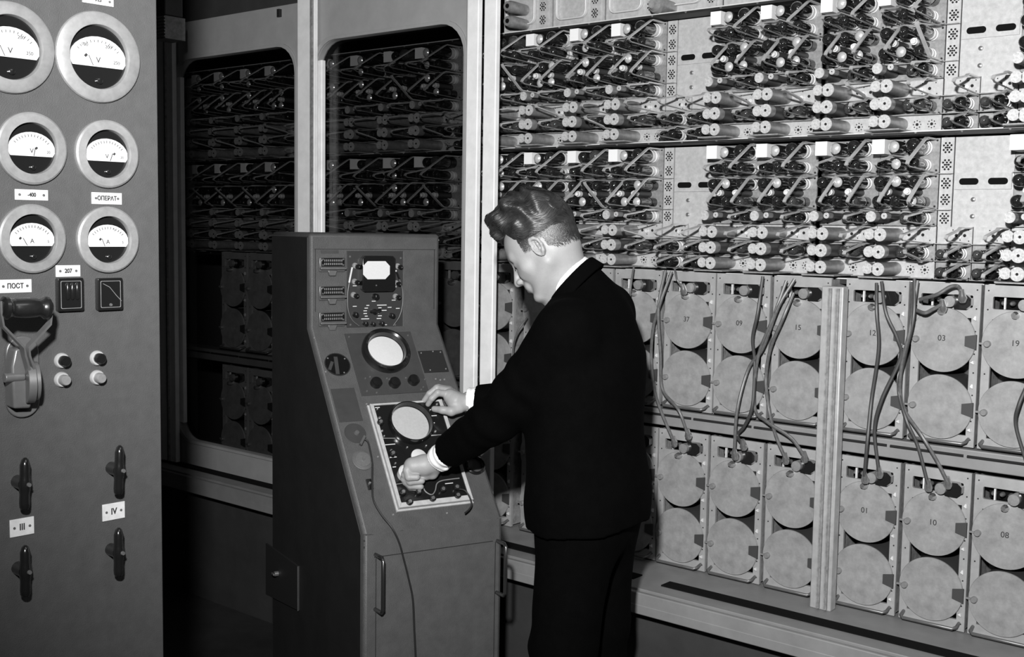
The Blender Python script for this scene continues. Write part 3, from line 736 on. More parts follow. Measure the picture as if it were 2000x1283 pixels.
MB().tube([gl_+Vector((-.006, 0, .01)), gl_+Vector((-.006, 0, -.004)), ml+Vector((0, 0, .004)), k1+Vector((-.002, 0, .006)), k1+Vector((0, 0, -.006)), Vector((cd[0]-.004, -.045, cd[2]+.01))], (.0065, .0016), flat=(0, 1, 0)).tube([gr_+Vector((.004, 0, .01)), gr_+Vector((.004, 0, -.004)), mr+Vector((0, 0, .004)), k2+Vector((.001, 0, .006)), k2+Vector((0, 0, -.006)), Vector((cd[0]+.004, -.045, cd[2]+.01))], (.0065, .0016), flat=(0, 1, 0)).build('lever_fork', lev, 'lever')
Lg = (gr_-gl_).length
MB().lathe([(-.004, .012), (0, .017), (.005, .0175), (.009, .014), (.014, .0128), (Lg*.25, .0140), (Lg*.4, .0150), (Lg*.5, .0152), (Lg*.6, .0150), (Lg*.75, .0140), (Lg-.014, .0128), (Lg-.009, .014), (Lg-.005, .0175), (Lg, .017), (Lg+.004, .012)], gl_, gr_-gl_, 24).build('wooden_grip', lev, 'wood')

# ================================================================ control console
WC = .41; rzk = math.atan2(.937, .349)
pk = at(710, 1045, 7.27*WC)
con = tag(empty('control_console', (pk[0], pk[1], 0), rzk), 'grey upright control console with sloping instrument panel, under the man\'s hands', 'console')
LK = Loc(con, rzk); ZK = pk[2]
side = lambda px, py: LK.hit(px, py, (0, 0, 0), (1, 0, 0))
J = side(604, 640); T = side(604, 455); B_ = side(533, 460)
YJ, ZJ = float(J[1]), float(J[2]); ZTP = float(T[2]); YB = YJ + .34
print('console', ZK, YJ, ZJ, ZTP, B_)
prof = [(0, 0), (0, ZK), (YJ, ZJ), (YJ, ZTP), (YB, ZTP), (YB, 0)]
mb = MB(); mb.rings([[Vector((0, y, z)) for y, z in prof], [Vector((WC, y, z)) for y, z in prof]]); mb.build('housing', con, 'con_paint', .010)
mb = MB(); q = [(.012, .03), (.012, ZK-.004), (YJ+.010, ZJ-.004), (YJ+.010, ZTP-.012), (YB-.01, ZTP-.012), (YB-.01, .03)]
mb.rings([[Vector((-.003, y, z)) for y, z in q], [Vector((.002, y, z)) for y, z in q]]); sp = mb.build('side_panel', con, 'side_dark', .001)
a = [side(524, 1060), side(588, 1105), side(588, 1192), side(524, 1160)]
mb = MB(); mb.rings([[Vector((-.009, p[1], p[2])) for p in a], [Vector((-.003, p[1], p[2])) for p in a]]); pt = mb.build('lock_plate', con, 'black_matte', .0015)
e0, e1 = a[1], a[2]; MB().box((-.010, (e0[1]+e1[1])/2, (e0[2]+e1[2])/2), (.003, .004, abs(e0[2]-e1[2]))).build('plate_edge', pt, 'con_paint')
kx = side(549, 1119); MB().cyl((-.009, kx[1], kx[2]), (-.022, kx[1], kx[2]), .008, n=14).box((-.026, kx[1], kx[2]), (.004, .022, .006)).build('wing_key', pt, 'chrome', .001)
# top seam band
MB().box((WC/2, YJ-.0006, ZTP-.045), (WC-.03, .002, .0015)).box((.018, YJ-.0006, (ZTP+ZJ)/2), (.0015, .002, ZTP-ZJ-.09)).box((WC-.018, YJ-.0006, (ZTP+ZJ)/2), (.0015, .002, ZTP-ZJ-.09)).build('panel_seams', con, 'side_dark')
V = lambda px, py, y=None: LK.hit(px, py, (0, YJ if y is None else y, 0), (0, 1, 0))
SL = math.hypot(YJ, ZJ-ZK); cs, sn = YJ/SL, (ZJ-ZK)/SL
# slope frame: x along width, z' up the slope, y' into the console
MS = Matrix(((1, 0, 0, 0), (0, sn, cs, 0), (0, -cs, sn, ZK), (0, 0, 0, 1)))
nS = np.array([0, sn, -cs])
def S(px, py, lift=0.0):
    h_ = LK.hit(px, py, (0, 0, ZK) - nS*lift, nS); return (h_[0], float(h_[1]*cs + (h_[2]-ZK)*sn))
# connectors on the upright panel
for i, (yt, yb) in enumerate(((503, 527), (558, 583), (609, 634))):
    a = V(622, yt); b_ = V(672, yb); cx_, cz_ = (a[0]+b_[0])/2, (a[2]+b_[2])/2; w_ = b_[0]-a[0]
    o = MB().box((cx_, YJ-.004, cz_-.002), (w_, .008, .040)).prism([(cx_-.014, cz_-.018), (cx_+.014, cz_-.018), (cx_+.009, cz_-.034), (cx_-.009, cz_-.034)], YJ-.012, YJ).build('multi_pin_socket', con, 'lever', .0015)
    MB().box((cx_, YJ-.011, cz_+.005), (w_-.008, .008, .024)).build('pin_block', o, 'black', .001)
    mb = MB()
    for r_ in (0, 1):
        for k in range(10): mb.box((cx_-w_*.33+w_*.66*k/9, YJ-.0158, cz_+.010-.010*r_), (.0022, .002, .006))
    mb.build('contact_pins', o, 'flange')
    mb = MB()
    for sx in (-1, 1):
        for sz in (-1, 1): mb.lathe([(0, .0028), (.002, .0018)], (cx_+sx*(w_/2-.008), YJ-.0152, cz_+.005+sz*.008), (0, -1, 0), 10)
    mb.build('corner_screws', o, 'chrome')
    MB().box((cx_, YJ-.016, cz_-.013), (w_, .012, .006)).build('locking_bar', o, 'lever', .001)
a = V(627, 489); b_ = V(661, 494); MB().box(((a[0]+b_[0])/2, YJ-.001, (a[2]+b_[2])/2), (b_[0]-a[0], .002, .009)).build('name_strip', con, 'panel_mid')
# multimeter panel
a = V(677, 490); b_ = V(788, 637)
o = MB().box(((a[0]+b_[0])/2, YJ-.0015, (a[2]+b_[2])/2), (b_[0]-a[0], .003, a[2]-b_[2])).build('tester_panel', con, 'panel_mid2' if 'panel_mid2' in M else 'side_dark', .0005)
tp = o
MB().box((b_[0]-.003, YJ-.003, (a[2]+b_[2])/2), (.0025, .006, a[2]-b_[2])).build('bright_edge', tp, 'lever')
a2 = V(702, 499); b2 = V(766, 568); ch = .008
x0, x1_, z0, z1 = a2[0], b2[0], b2[2], a2[2]
MB().prism([(x0+ch, z0), (x1_-ch, z0), (x1_, z0+ch), (x1_, z1-ch), (x1_-ch, z1), (x0+ch, z1), (x0, z1-ch), (x0, z0+ch)], YJ-.024, YJ-.003).build('meter_case', tp, 'black', .002)
a3 = V(709, 510, YJ-.024); b3 = V(761, 545, YJ-.024); ch = .014; x0, x1_, z0, z1 = a3[0], b3[0], b3[2], a3[2]
MB().prism([(x0+ch, z0), (x1_-ch, z0), (x1_, z0+ch), (x1_, z1-ch), (x1_-ch, z1), (x0+ch, z1), (x0, z1-ch), (x0, z0+ch)], YJ-.0252, YJ-.0242).build('meter_dial', tp, 'white', 0)
MB().lathe([(0, .0025), (.001, .002)], ((x0+x1_)/2, YJ-.0242, z0-.018), (0, -1, 0), 8).build('zero_screw', tp, 'chrome')
for px, py in ((695, 520), (694, 551), (692, 577), (778, 521), (775, 554), (774, 580)):
    c = V(px, py); MB().use('flange').lathe([(0, .009), (.003, .008)], (c[0]-.004, YJ-.003, c[2]+.002), (0, -1, 0), 14).use('black').lathe([(.003, .006), (.018, .0065), (.020, .005)], (c[0], YJ-.003, c[2]), (0, -1, 0), 14).use('chrome').lathe([(0, .0018), (.001, .001)], (c[0]+.002, YJ-.023, c[2]-.001), (0, -1, 0), 8).build('terminal', tp)
for px, py, r_ in ((731, 579, .0095), (692, 614, .008), (763, 616, .008), (711, 631, .007), (726, 632, .006), (743, 631, .007)):
    c = V(px, py); MB().use('black').lathe([(0, r_), (.016, r_*.9), (.018, r_*.7)], (c[0], YJ-.003, c[2]), (0, -1, 0), 16).use('flange').box((c[0]-.003, YJ-.0215, c[2]+.002), (.0015, .001, .005)).build('knob', tp)
c = V(729, 608); MB().tube([(c[0]-.016, YJ-.014, c[2]+.001), (c[0], YJ-.018, c[2]), (c[0]+.018, YJ-.014, c[2]+.005)], [.003, .006, .004], 8).cyl((c[0], YJ-.003, c[2]), (c[0], YJ-.014, c[2]), .008).build('selector', tp, 'black')
mb = MB(); rnd = random.Random(5)
for k in range(6):
    zz = V(729, 596+5.2*k)[2]; xa = V(712+[6, 2, 0, 0, 3, -4][k], 600)[0]; xb = V(723-[1, 3, 5, 5, 4, 1][k], 600)[0]
    mb.box(((xa+xb)/2-.004, YJ-.0032, zz), (max(.008, xb-xa)*1.1, .0006, .0022)); xa = V(735, 600)[0]
    mb.box((xa+[.016, .010, .022, .004, .010, .007][k], YJ-.0032, zz), ([.030, .010, .018, .004, .012, .014][k], .0006, .0022))
for px, py in ((729, 588), (692, 558), (770, 560), (768, 586), (692, 598), (760, 600), (776, 602), (751, 634)): c = V(px, py); mb.box((c[0], YJ-.0032, c[2]), (.012, .0006, .002))
mb.build('scale_lines', tp, 'whiteink', smooth=False)
mb = MB().use('plate')
def lead(pts, y=.012, r=.0016): return catmull([Vector(V(px, py, YJ-y)) for px, py in pts], 6)
mb.tube(lead([(688, 522), (686, 532), (682, 552)]), .0028, 6).use('lever').tube(lead([(682, 552), (679, 575), (680, 605), (688, 625), (702, 637)]), .0014, 6)
mb.use('plate').box(tuple(V(770, 529, YJ-.012)), (.014, .004, .004)).use('black').tube(lead([(775, 532), (780, 545)]), .0030, 6).use('lever').tube(lead([(780, 545), (786, 565), (786, 595), (780, 618), (768, 636)]), .0014, 6)
mb.build('test_leads', tp)
mb = MB().use('chrome')
for px, py in ((683, 501), (782, 504), (684, 634), (771, 634)): c = V(px, py); mb.lathe([(0, .0032), (.0015, .002)], (c[0], YJ-.003, c[2]), (0, -1, 0), 10)
mb.build('panel_screws', tp)
# --- items on the slope
def quad(pts, y0, y1, name, m, parent=con, bev=.0005):
    P = [S(*p) for p in pts]; x_0 = (P[0][0]+P[3][0])/2; x_1 = (P[1][0]+P[2][0])/2; zt = (P[0][1]+P[1][1])/2; zb = (P[2][1]+P[3][1])/2
    return MB(MS).box(((x_0+x_1)/2, (y0+y1)/2, (zt+zb)/2), (x_1-x_0, abs(y1-y0), zt-zb)).build(name, parent, m, bev), (x_0, x_1, zb, zt)
sc, _b = quad([(670, 652), (801, 649), (838, 767), (708, 772)], -.003, 0, 'scope_panel', 'panel_mid')
cx_, cz_ = S(751, 690); R_ = .072
def ringm(cx_, cz_, prof, n=48):
    mb = MB(MS); rg = [[Vector((cx_+r*math.cos(2*PI*i/n), -h, cz_+r*math.sin(2*PI*i/n))) for i in range(n)] for h, r in prof]; mb.rings(rg, (False, False)); return mb
ringm(cx_, cz_, [(.003, R_*.98), (.018, R_), (.026, R_*.97), (.028, R_*.88), (.024, R_*.80), (.006, R_*.76)]).build('scope_bezel', sc, 'black')
MB(MS).lathe([(.004, R_*.775), (.008, R_*.74), (.010, R_*.5), (.0108, .001)], (cx_, 0, cz_), (0, -1, 0), 48).build('scope_screen', sc, 'screen')
for px, py in ((735, 747), (771, 747), (808, 742)):
    a_ = S(px, py, .01); MB(MS).lathe([(.003, .0165), (.016, .016), (.020, .013), (.021, .006)], (a_[0], 0, a_[1]), (0, -1, 0), 26).build('knob', sc, 'black')
for px, py in ((681, 659), (796, 656), (826, 757), (822, 762), (716, 765), (713, 740), (722, 737), (755, 740), (760, 742), (792, 739), (829, 742), (735, 768)): a_ = S(px, py); MB(MS).lathe([(.003, .0030), (.005, .002)], (a_[0], 0, a_[1]), (0, -1, 0), 8).build('screw', sc, 'lever')
# round hole with a strap inside
a_ = S(659, 712); r_ = .036
mb = MB(MS).use('void').cyl((a_[0], -.0012, a_[1]), (a_[0], .002, a_[1]), r_, n=36); hole_ = mb.build('round_opening', con)
ringm(a_[0], a_[1], [(0, r_*1.05), (.002, r_*1.05), (.002, r_*.98), (.0, r_*.97)], 36).build('opening_rim', hole_, 'side_dark')
MB(MS).box((a_[0]-.004, -.0022, a_[1]-.004), (.011, .0015, .058), Matrix.Rotation(.12, 3, 'Y')).box((a_[0]-.021, -.0022, a_[1]-.004), (.009, .0015, .030), Matrix.Rotation(.5, 3, 'Y')).build('inner_strap', hole_, 'panel_mid')
bpq, b_ = quad([(817, 687), (864, 684), (875, 726), (828, 729)], -.003, 0, 'blanking_plate', 'black_matte')
mb = MB(MS)
for fx, fz in ((.1, .9), (.6, .95), (.9, .9), (.25, .1), (.9, .12)): mb.lathe([(.003, .0024), (.0045, .0018)], (b_[0]+(b_[1]-b_[0])*fx, 0, b_[2]+(b_[3]-b_[2])*fz), (0, -1, 0), 8)
mb.build('plate_screws', bpq, 'flange')
quad([(646, 760), (692, 758), (708, 822), (662, 825)], -.002, 0, 'left_plaque', 'panel_mid')
a_ = S(694, 846); o = MB(MS).lathe([(0, .031), (.0015, .030)], (a_[0], 0, a_[1]), (0, -1, 0), 36).build('round_recess', con, 'panel_mid')
MB(MS).lathe([(.0015, .008), (.006, .006)], (a_[0]+.004, 0, a_[1]), (0, -1, 0), 14).build('recess_centre', o, 'lever')
a_ = S(708, 899); o = MB(MS).lathe([(0, .030), (.003, .030), (.004, .027)], (a_[0], 0, a_[1]), (0, -1, 0), 36).build('cable_socket', con, 'lever')
MB(MS).lathe([(.004, .022), (.008, .021), (.008, .001)], (a_[0], 0, a_[1]), (0, -1, 0), 24).use('chrome').lathe([(.010, .005), (.014, .003)], (a_[0], 0, a_[1]), (0, -1, 0), 10).build('socket_core', o, 'black')
a_ = S(721, 947); MB(MS).use('black').box((a_[0], -.003, a_[1]), (.014, .006, .030)).use('chrome').lathe([(.006, .004), (.012, .003)], (a_[0]-.001, 0, a_[1]+.001), (0, -1, 0), 10).build('toggle', con)
a_ = S(927, 909); o = ringm(a_[0], a_[1], [(0, .030), (.006, .030), (.009, .026), (.006, .022)], 36).build('round_port', con, 'black')
MB(MS).lathe([(.001, .021), (.003, .012)], (a_[0], 0, a_[1]), (0, -1, 0), 30).build('port_face', o, 'lever')
# oscilloscope: bright frame, black face
P = [S(712, 791), S(866, 787), S(919, 986), S(776, 1000)]
x_0, x_1, zt, zb = (P[0][0]+P[3][0])/2, (P[1][0]+P[2][0])/2, (P[0][1]+P[1][1])/2, (P[2][1]+P[3][1])/2
print('osc', x_0, x_1, zb, zt, 'slope', SL)
t_ = .014
osc = MB(MS).prism(rect_like(x_0, x_1, zb, zt, 1), -.008, 0, rect_like(x_0+t_*.7, x_1-t_*.7, zb+t_, zt-t_*.5, 1)).prism(rect_like(x_0+.004, x_1-.004, zb+.005, zt-.003, 1), -.020, -.008, rect_like(x_0+t_, x_1-t_, zb+t_*1.4, zt-t_*.6, 1)).build('oscilloscope', con, 'scope_frame', .0015)
fz = -.016
ix0, ix1, iz0, iz1 = x_0+t_*.8, x_1-t_*.8, zb+t_, zt-t_*.4
MB(MS).box(((ix0+ix1)/2, fz/2, (iz0+iz1)/2), (ix1-ix0, -fz, iz1-iz0)).build('face_plate', osc, 'black', .0005)
lf = -fz
cx_, cz_ = S(800, 829, lf); R_ = .065
ringm(cx_, cz_, [(lf, R_*.98), (lf+.016, R_), (lf+.022, R_*.97), (lf+.022, R_*.92), (lf+.003, R_*.87)]).build('tube_bezel', osc, 'black')
MB(MS).lathe([(lf+.001, R_*.89), (lf+.005, R_*.84), (lf+.007, .001)], (cx_, 0, cz_), (0, -1, 0), 48).build('tube_screen', osc, 'screen_grey')
a_ = S(818, 892, lf); MB(MS).lathe([(lf, .0225), (lf+.003, .0225), (lf+.004, .021)], (a_[0], 0, a_[1]), (0, -1, 0), 32).build('round_dial', osc, 'white')
a_ = S(792, 924, lf+.012); MB(MS).lathe([(lf, .020), (lf+.020, .022), (lf+.024, .018)], (a_[0], 0, a_[1]), (0, -1, 0), 28).build('white_knob', osc, 'white')
mb = MB(MS).use('chrome')
for px, py, r_ in ((737, 799, .003), (741, 817, .005), (743, 830, .003), (746, 842, .004), (750, 852, .003), (853, 790, .004), (840, 801, .003), (845, 830, .0035), (850, 843, .004), (764, 880, .004), (795, 874, .003), (832, 871, .003), (772, 905, .003)):
    a_ = S(px, py, lf); mb.lathe([(lf, r_), (lf+.004, r_*.8), (lf+.005, r_*.4)], (a_[0], 0, a_[1]), (0, -1, 0), 10)
mb.build('face_screws', osc)
for px, py in ((788, 960), (801, 979), (819, 959), (846, 972), (866, 954), (893, 950), (895, 966), (744, 823), (768, 884)):
    a_ = S(px, py, lf+.01); MB(MS).use('black').lathe([(lf, .010), (lf+.010, .009), (lf+.011, .007)], (a_[0], 0, a_[1]), (0, -1, 0), 18).use('chrome').lathe([(lf+.011, .0055), (lf+.014, .004)], (a_[0], 0, a_[1]), (0, -1, 0), 12).build('knob', osc)
mb = MB(MS).use('whiteink')
for px, py, w_ in ((762, 868, .03), (846, 812, .022), (768, 893, .02), (846, 826, .01), (877, 944, .024), (848, 850, .02), (737, 796, .014), (812, 950, .012), (770, 912, .010)): a_ = S(px, py, lf); mb.box((a_[0], -lf-.0003, a_[1]), (w_, .0006, .0022))
mb.build('face_lettering', osc, smooth=False)
mb = MB(MS); q = [(825, 948), (831, 960), (843, 966), (850, 958), (853, 945), (862, 939), (880, 936), (897, 934)]
mb.tube(catmull([Vector((S(px, py, lf)[0], -lf-.0005, S(px, py, lf)[1])) for px, py in q], 5), .0016, 6)
for q in ([(744, 856), (772, 856)], [(840, 850), (866, 849)], [(772, 946), (786, 944)]): mb.tube([Vector((S(px, py, lf)[0], -lf-.0005, S(px, py, lf)[1])) for px, py in q], .0012, 6)
mb.build('divider_line', osc, 'flange')
mb = MB(MS)
for px, py in ((768, 1005), (873, 1002), (716, 789), (738, 892), (884, 940), (614, 660), (640, 700), (636, 726), (672, 728), (673, 701), (851, 740), (860, 742), (868, 741)): a_ = S(px, py); mb.lathe([(0, .0030), (.002, .002)], (a_[0], 0, a_[1]), (0, -1, 0), 8)
mb.build('case_screws', con, 'flange')
# edges rubbed bright
mb = MB(); rnd = random.Random(11)
for k in range(12):
    t_ = rnd.random(); y = YJ*t_; z = ZK+(ZJ-ZK)*t_; l_ = rnd.uniform(.002, .006)
    mb.tube([(-.0002+.004, y-.002*0+.0005, z+.0035), (-.0002+.004, y+l_*cs+.0005, z+l_*sn+.0035)], rnd.uniform(.0004, .001), 5)
for k in range(40):
    x = rnd.random()**1.3*WC; mb.box((x, .0012, ZK-.001+rnd.uniform(-.002, .002)), (rnd.uniform(.003, .02), .003, rnd.uniform(.0008, .0022)))
for k in range(14): mb.box((.004, .004, ZK-.004-rnd.random()**2*.3), (.004, .004, rnd.uniform(.003, .015)))
mb.build('worn_edges', con, 'lever')
# lower door seam and handles
F_ = lambda px, py: LK.hit(px, py, (0, 0, 0), (0, 1, 0))
MB().box((.035, -.0006, ZK/2-.02), (.0015, .0016, ZK-.09)).box((WC-.022, -.0006, ZK/2-.02), (.0015, .0016, ZK-.09)).box((WC/2, -.0006, ZK-.062), (WC-.06, .0016, .0015)).build('door_seams', con, 'side_dark')
for (pa, pb) in (((733, 1083), (730, 1190)), ((971, 1056), (967, 1157))):
    a, b_ = F_(*pa), F_(*pb)
    xh = a[0]; MB().tube([(xh, 0, a[2]), (xh+.004, -.034, a[2]), (xh+.004, -.042, a[2]-.008), (xh+.004, -.042, b_[2]+.008), (xh+.004, -.034, b_[2]), (xh, 0, b_[2])], .0052, 12).build('pull_handle', con, 'dark_chrome')
# cord trailing down the console
q = [(704, 868), (709, 857), (718, 862), (722, 880)]
pts = [Vector(LK.R @ (LK.hit(px, py, (0, 0, ZK) - nS*.012, nS)) + LK.o) for px, py in ((704, 868), (709, 858), (718, 862), (723, 880), (727, 905), (727, 940), (729, 975), (745, 1005), (765, 1030))]
pts += [Vector(LK.R @ LK.hit(px, py, (0, -.012, 0)) + LK.o) for px, py in ((779, 1058), (788, 1090), (798, 1130), (806, 1170), (809, 1230), (812, 1300), (812, 1400))]
o = empty('trailing_cord', tuple(pts[0])); tag(o, 'thin black cord trailing from the panel down the console front', 'cord')
MB().tube([p-pts[0] for p in catmull(pts)], .0026, 8).build('cord', o, 'cable_dark')
MB().cyl((0, 0, 0), tuple((pts[1]-pts[0])*1.6), .0045).build('cord_plug', o, 'lever')
pts = [Vector(LK.R @ (LK.hit(px, py, (0, 0, ZK) - nS*.03, nS)) + LK.o) for px, py in ((897, 955), (908, 958), (917, 970), (921, 985), (916, 995), (908, 1002))]
o = empty('patch_lead', tuple(pts[0])); tag(o, 'short curled black lead at the right corner of the oscilloscope', 'cord')
MB().tube([p-pts[0] for p in catmull(pts)], .0024, 8).build('lead', o, 'cable_dark')
# ================================================================ the man
def surface_nets(fn, lo, hi, h):
    lo = np.array(lo, float); n = np.ceil((np.array(hi)-lo)/h).astype(int)+1
    xs, ys, zs = (lo[i]+h*np.arange(n[i]) for i in range(3))
    D_ = np.empty(n, np.float32)
    for i0 in range(0, n[0], 24):
        g = np.stack(np.meshgrid(xs[i0:i0+24], ys, zs, indexing='ij'), -1); D_[i0:i0+24] = fn(g)
    S_ = D_ < 0; c8 = [(a, b_, c_) for a in (0, 1) for b_ in (0, 1) for c_ in (0, 1)]
    def sl(A, o): return A[o[0]:n[0]-1+o[0], o[1]:n[1]-1+o[1], o[2]:n[2]-1+o[2]]
    cnt_ = sum(sl(S_, o).astype(np.int8) for o in c8); act = (cnt_ > 0) & (cnt_ < 8)
    idx = np.argwhere(act); acc = np.zeros((len(idx), 3)); wt = np.zeros(len(idx))
    for a in c8:
        for ax in range(3):
            if a[ax]: continue
            b_ = list(a); b_[ax] = 1
            va = D_[tuple((idx+a).T)]; vb = D_[tuple((idx+b_).T)]; m_ = (va < 0) != (vb < 0)
            t_ = np.where(m_, va/np.where(m_, va-vb, 1), 0); p = np.array(a, float)[None]+np.eye(3)[ax][None]*t_[:, None]
            acc[m_] += p[m_]; wt[m_] += 1
    vs = lo + (idx + acc/wt[:, None])*h
    vid = -np.ones(act.shape, np.int64); vid[tuple(idx.T)] = np.arange(len(idx)); F = []
    for ax in range(3):
        e = np.eye(3, dtype=int)[ax]; o1, o2 = [np.eye(3, dtype=int)[k] for k in range(3) if k != ax]
        mx_ = np.array(n)-1
        A = S_[tuple(slice(0, n[k]-(1 if k == ax else 0)) for k in range(3))]; B = S_[tuple(slice((1 if k == ax else 0), n[k]) for k in range(3))]
        ed = np.argwhere(A != B); ed = ed[np.all((ed-o1-o2) >= 0, axis=1)]; ed = ed[np.all(ed < mx_, axis=1)]
        q = [vid[tuple((ed-d).T)] for d in (0*e, o1, o1+o2, o2)]; q = np.stack(q, 1); q = q[np.all(q >= 0, axis=1)]; F.append(q)
    return vs, np.concatenate(F)
def vlen(p): return np.sqrt((p*p).sum(-1))
def rcone(p, a, b, r1, r2):
    a, b = np.array(a, float), np.array(b, float); ab = b-a; t_ = np.clip(((p-a)@ab)/(ab@ab), 0, 1)
    return vlen(p-a-t_[..., None]*ab) - (r1+(r2-r1)*t_)
def ell(p, c, r, Rm=None):
    q = p-np.array(c); 
    if Rm is not None: q = q@Rm
    r = np.array(r); k0 = vlen(q/r); k1 = vlen(q/(r*r))+1e-9; return k0*(k0-1)/k1
def su(a, b, k): h_ = np.clip(.5+.5*(b-a)/k, 0, 1); return b+(a-b)*h_ - k*h_*(1-h_)
def ss(a, b, k): return -su(-a, b, k)                   # a minus b
def chain(p, P, R_, k=.01):
    d = None
    for i in range(len(P)-1):
        e = rcone(p, P[i], P[i+1], R_[i], R_[i+1]); d = e if d is None else su(d, e, k)
    return d
def mesh_obj(name, vs, fs, m, parent, org):
    me = bpy.data.meshes.new(name); vs = vs-org; me.from_pydata(vs.tolist(), [], fs.tolist()); me.materials.append(M[m])
    fix_normals(me); me.polygons.foreach_set('use_smooth', [True]*len(me.polygons))
    o = bpy.data.objects.new(name, me); COL.objects.link(o)
    if parent is not None: o.parent = parent
    return o
def cdir(x, d, y=0): v = RW @ np.array([x, y, d], float); return v/np.linalg.norm(v)
yaw = math.radians(20)
FW = cdir(-math.cos(yaw), math.sin(yaw)); FW[2] = 0; FW /= np.linalg.norm(FW)
LF = np.cross([0, 0, 1], FW); UP = np.array([0, 0, 1.])
DM = 2.95
hip = at(1152, 985, DM); ORG = np.array([hip[0], hip[1], 0.0])
# ---- head frame
hy, hp = math.radians(22), math.radians(33)
hf = cdir(-math.cos(hp)*math.cos(hy), math.cos(hp)*math.sin(hy), math.sin(hp)); hl = cdir(-math.sin(hy), -math.cos(hy)); hl -= hf*(hl@hf); hl /= np.linalg.norm(hl); hu = np.cross(hf, hl)
HR = np.stack([hf, hl, hu], 1)                          # columns: world = HR @ local
ear_w = at(1050, 484, 2.86); HC = ear_w - HR @ np.array([-.005, .078, -.012])
hw = lambda *q: HC + HR @ np.array(q, float)
neck_b = at(1122, 585, 2.95)
NECK_L = HR.T @ (neck_b - HC)
def head_core(P):
    d = ell(P, (-.008, 0, .028), (.094, .077, .090))
    d = su(d, ell(P, (.030, 0, .015), (.062, .064, .066)), .03)
    return su(d, rcone(P, (-.030, 0, -.030), NECK_L, .053, .057), .030)
def head_sdf(P):
    """P in head frame"""
    A = np.abs(P[..., 1]); Q = P.copy(); Q[..., 1] = A
    d = ell(P, (-.008, 0, .028), (.094, .077, .090))
    d = su(d, ell(P, (.030, 0, .015), (.062, .064, .066)), .03)
    d = su(d, ell(P, (.028, 0, -.040), (.058, .058, .062)), .03)
    d = su(d, rcone(Q, (-.004, .056, -.050), (.068, .016, -.098), .016, .0155), .030)       # jaw
    d = su(d, ell(P, (.080, 0, -.101), (.014, .020, .013)), .014)                            # chin
    d = su(d, rcone(Q, (.052, .050, -.030), (.068, .034, -.036), .016, .014), .02)           # cheekbone
    d = su(d, rcone(Q, (.083, .006, .018), (.070, .044, .014), .010, .010), .014)            # brow
    d = ss(d, ell(Q, (.094, .033, -.004), (.0155, .020, .0135)), .009)                         # socket
    d = su(d, ell(Q, (.072, .032, -.004), (.0135, .0155, .0125)), .004)                      # lidded eye
    d = ss(d, rcone(Q, (.089, .022, -.0095), (.084, .044, -.0075), .0012, .0012), .002)      # lash line
    d = su(d, rcone(P, (.086, 0, .010), (.110, 0, -.034), .0070, .0090), .010)               # nose
    d = su(d, ell(Q, (.100, .012, -.040), (.010, .0065, .0075)), .006)
    d = su(d, rcone(P, (.092, 0, -.045), (.113, 0, -.040), .006, .0065), .006)
    d = su(d, ell(P, (.084, 0, -.062), (.015, .026, .020)), .012)                            # mouth mound
    d = su(d, rcone(Q, (.0965, 0, -.0600), (.082, .019, -.0645), .0046, .0022), .006)        # upper lip
    d = su(d, rcone(Q, (.0945, 0, -.0710), (.081, .016, -.0690), .0052, .0024), .006)
    d = ss(d, rcone(Q, (.1010, 0, -.0655), (.086, .021, -.0665), .0010, .0008), .003)
    # ears
    EC = np.array([-.006, .077, -.010]); ca, sa = .978, .208
    E_ = (Q-EC)/.80; E_ = np.stack([E_[..., 0]*ca-E_[..., 2]*sa, E_[..., 1], E_[..., 0]*sa+E_[..., 2]*ca], -1)+EC
    eR = np.array([[.93, -.34, -.12], [.36, .93, .05], [.09, -.09, .99]])
    e = ell(E_, (-.006, .080, -.012), (.019, .0065, .032), eR)
    e = ss(e, ell(E_, (-.003, .087, -.008), (.0105, .007, .019), eR), .004)
    rim = [(-.000, .082, -.002), (.002, .085, .012), (-.006, .089, .021), (-.018, .092, .016), (-.026, .093, .002), (-.024, .091, -.016), (-.014, .086, -.032), (-.004, .081, -.040)]
    e = su(e, chain(E_, rim, [.003, .0036, .0038, .0038, .0036, .0034, .0045, .0052]), .003)
    e = su(e, chain(E_, [(-.016, .086, .010), (-.014, .086, -.006), (-.008, .083, -.020)], [.0028, .0032, .003]), .002)
    e = su(e, rcone(E_, (.004, .079, -.012), (.004, .079, -.018), .0042, .004), .002)          # tragus
    e = e*.80
    d = su(d, e, .005)
    # neck
    d = su(d, rcone(P, (-.030, 0, -.030), NECK_L, .053, .057), .030)
    d = su(d, rcone(P, (.010, 0, -.090), NECK_L + np.array([.03, 0, .0]), .030, .045), .030)
    return d
lo = np.array([-.16, -.115, -.235]); hi = np.array([.135, .115, .135])
vh, fh = surface_nets(head_sdf, lo, hi, .0025)
vh = vh @ HR.T + HC
# ---- hands.  W(px, py, depth) gives world joints straight from the photo, on the console's real surface
def slope_pt(px, py, lift): return LK.R @ LK.hit(px, py, (0, 0, ZK)-nS*lift, nS) + LK.o
CA = lambda x, y: (780+x*.195, 730+y*.195)
def W(x, y, lift): return slope_pt(*CA(x, y), lift)
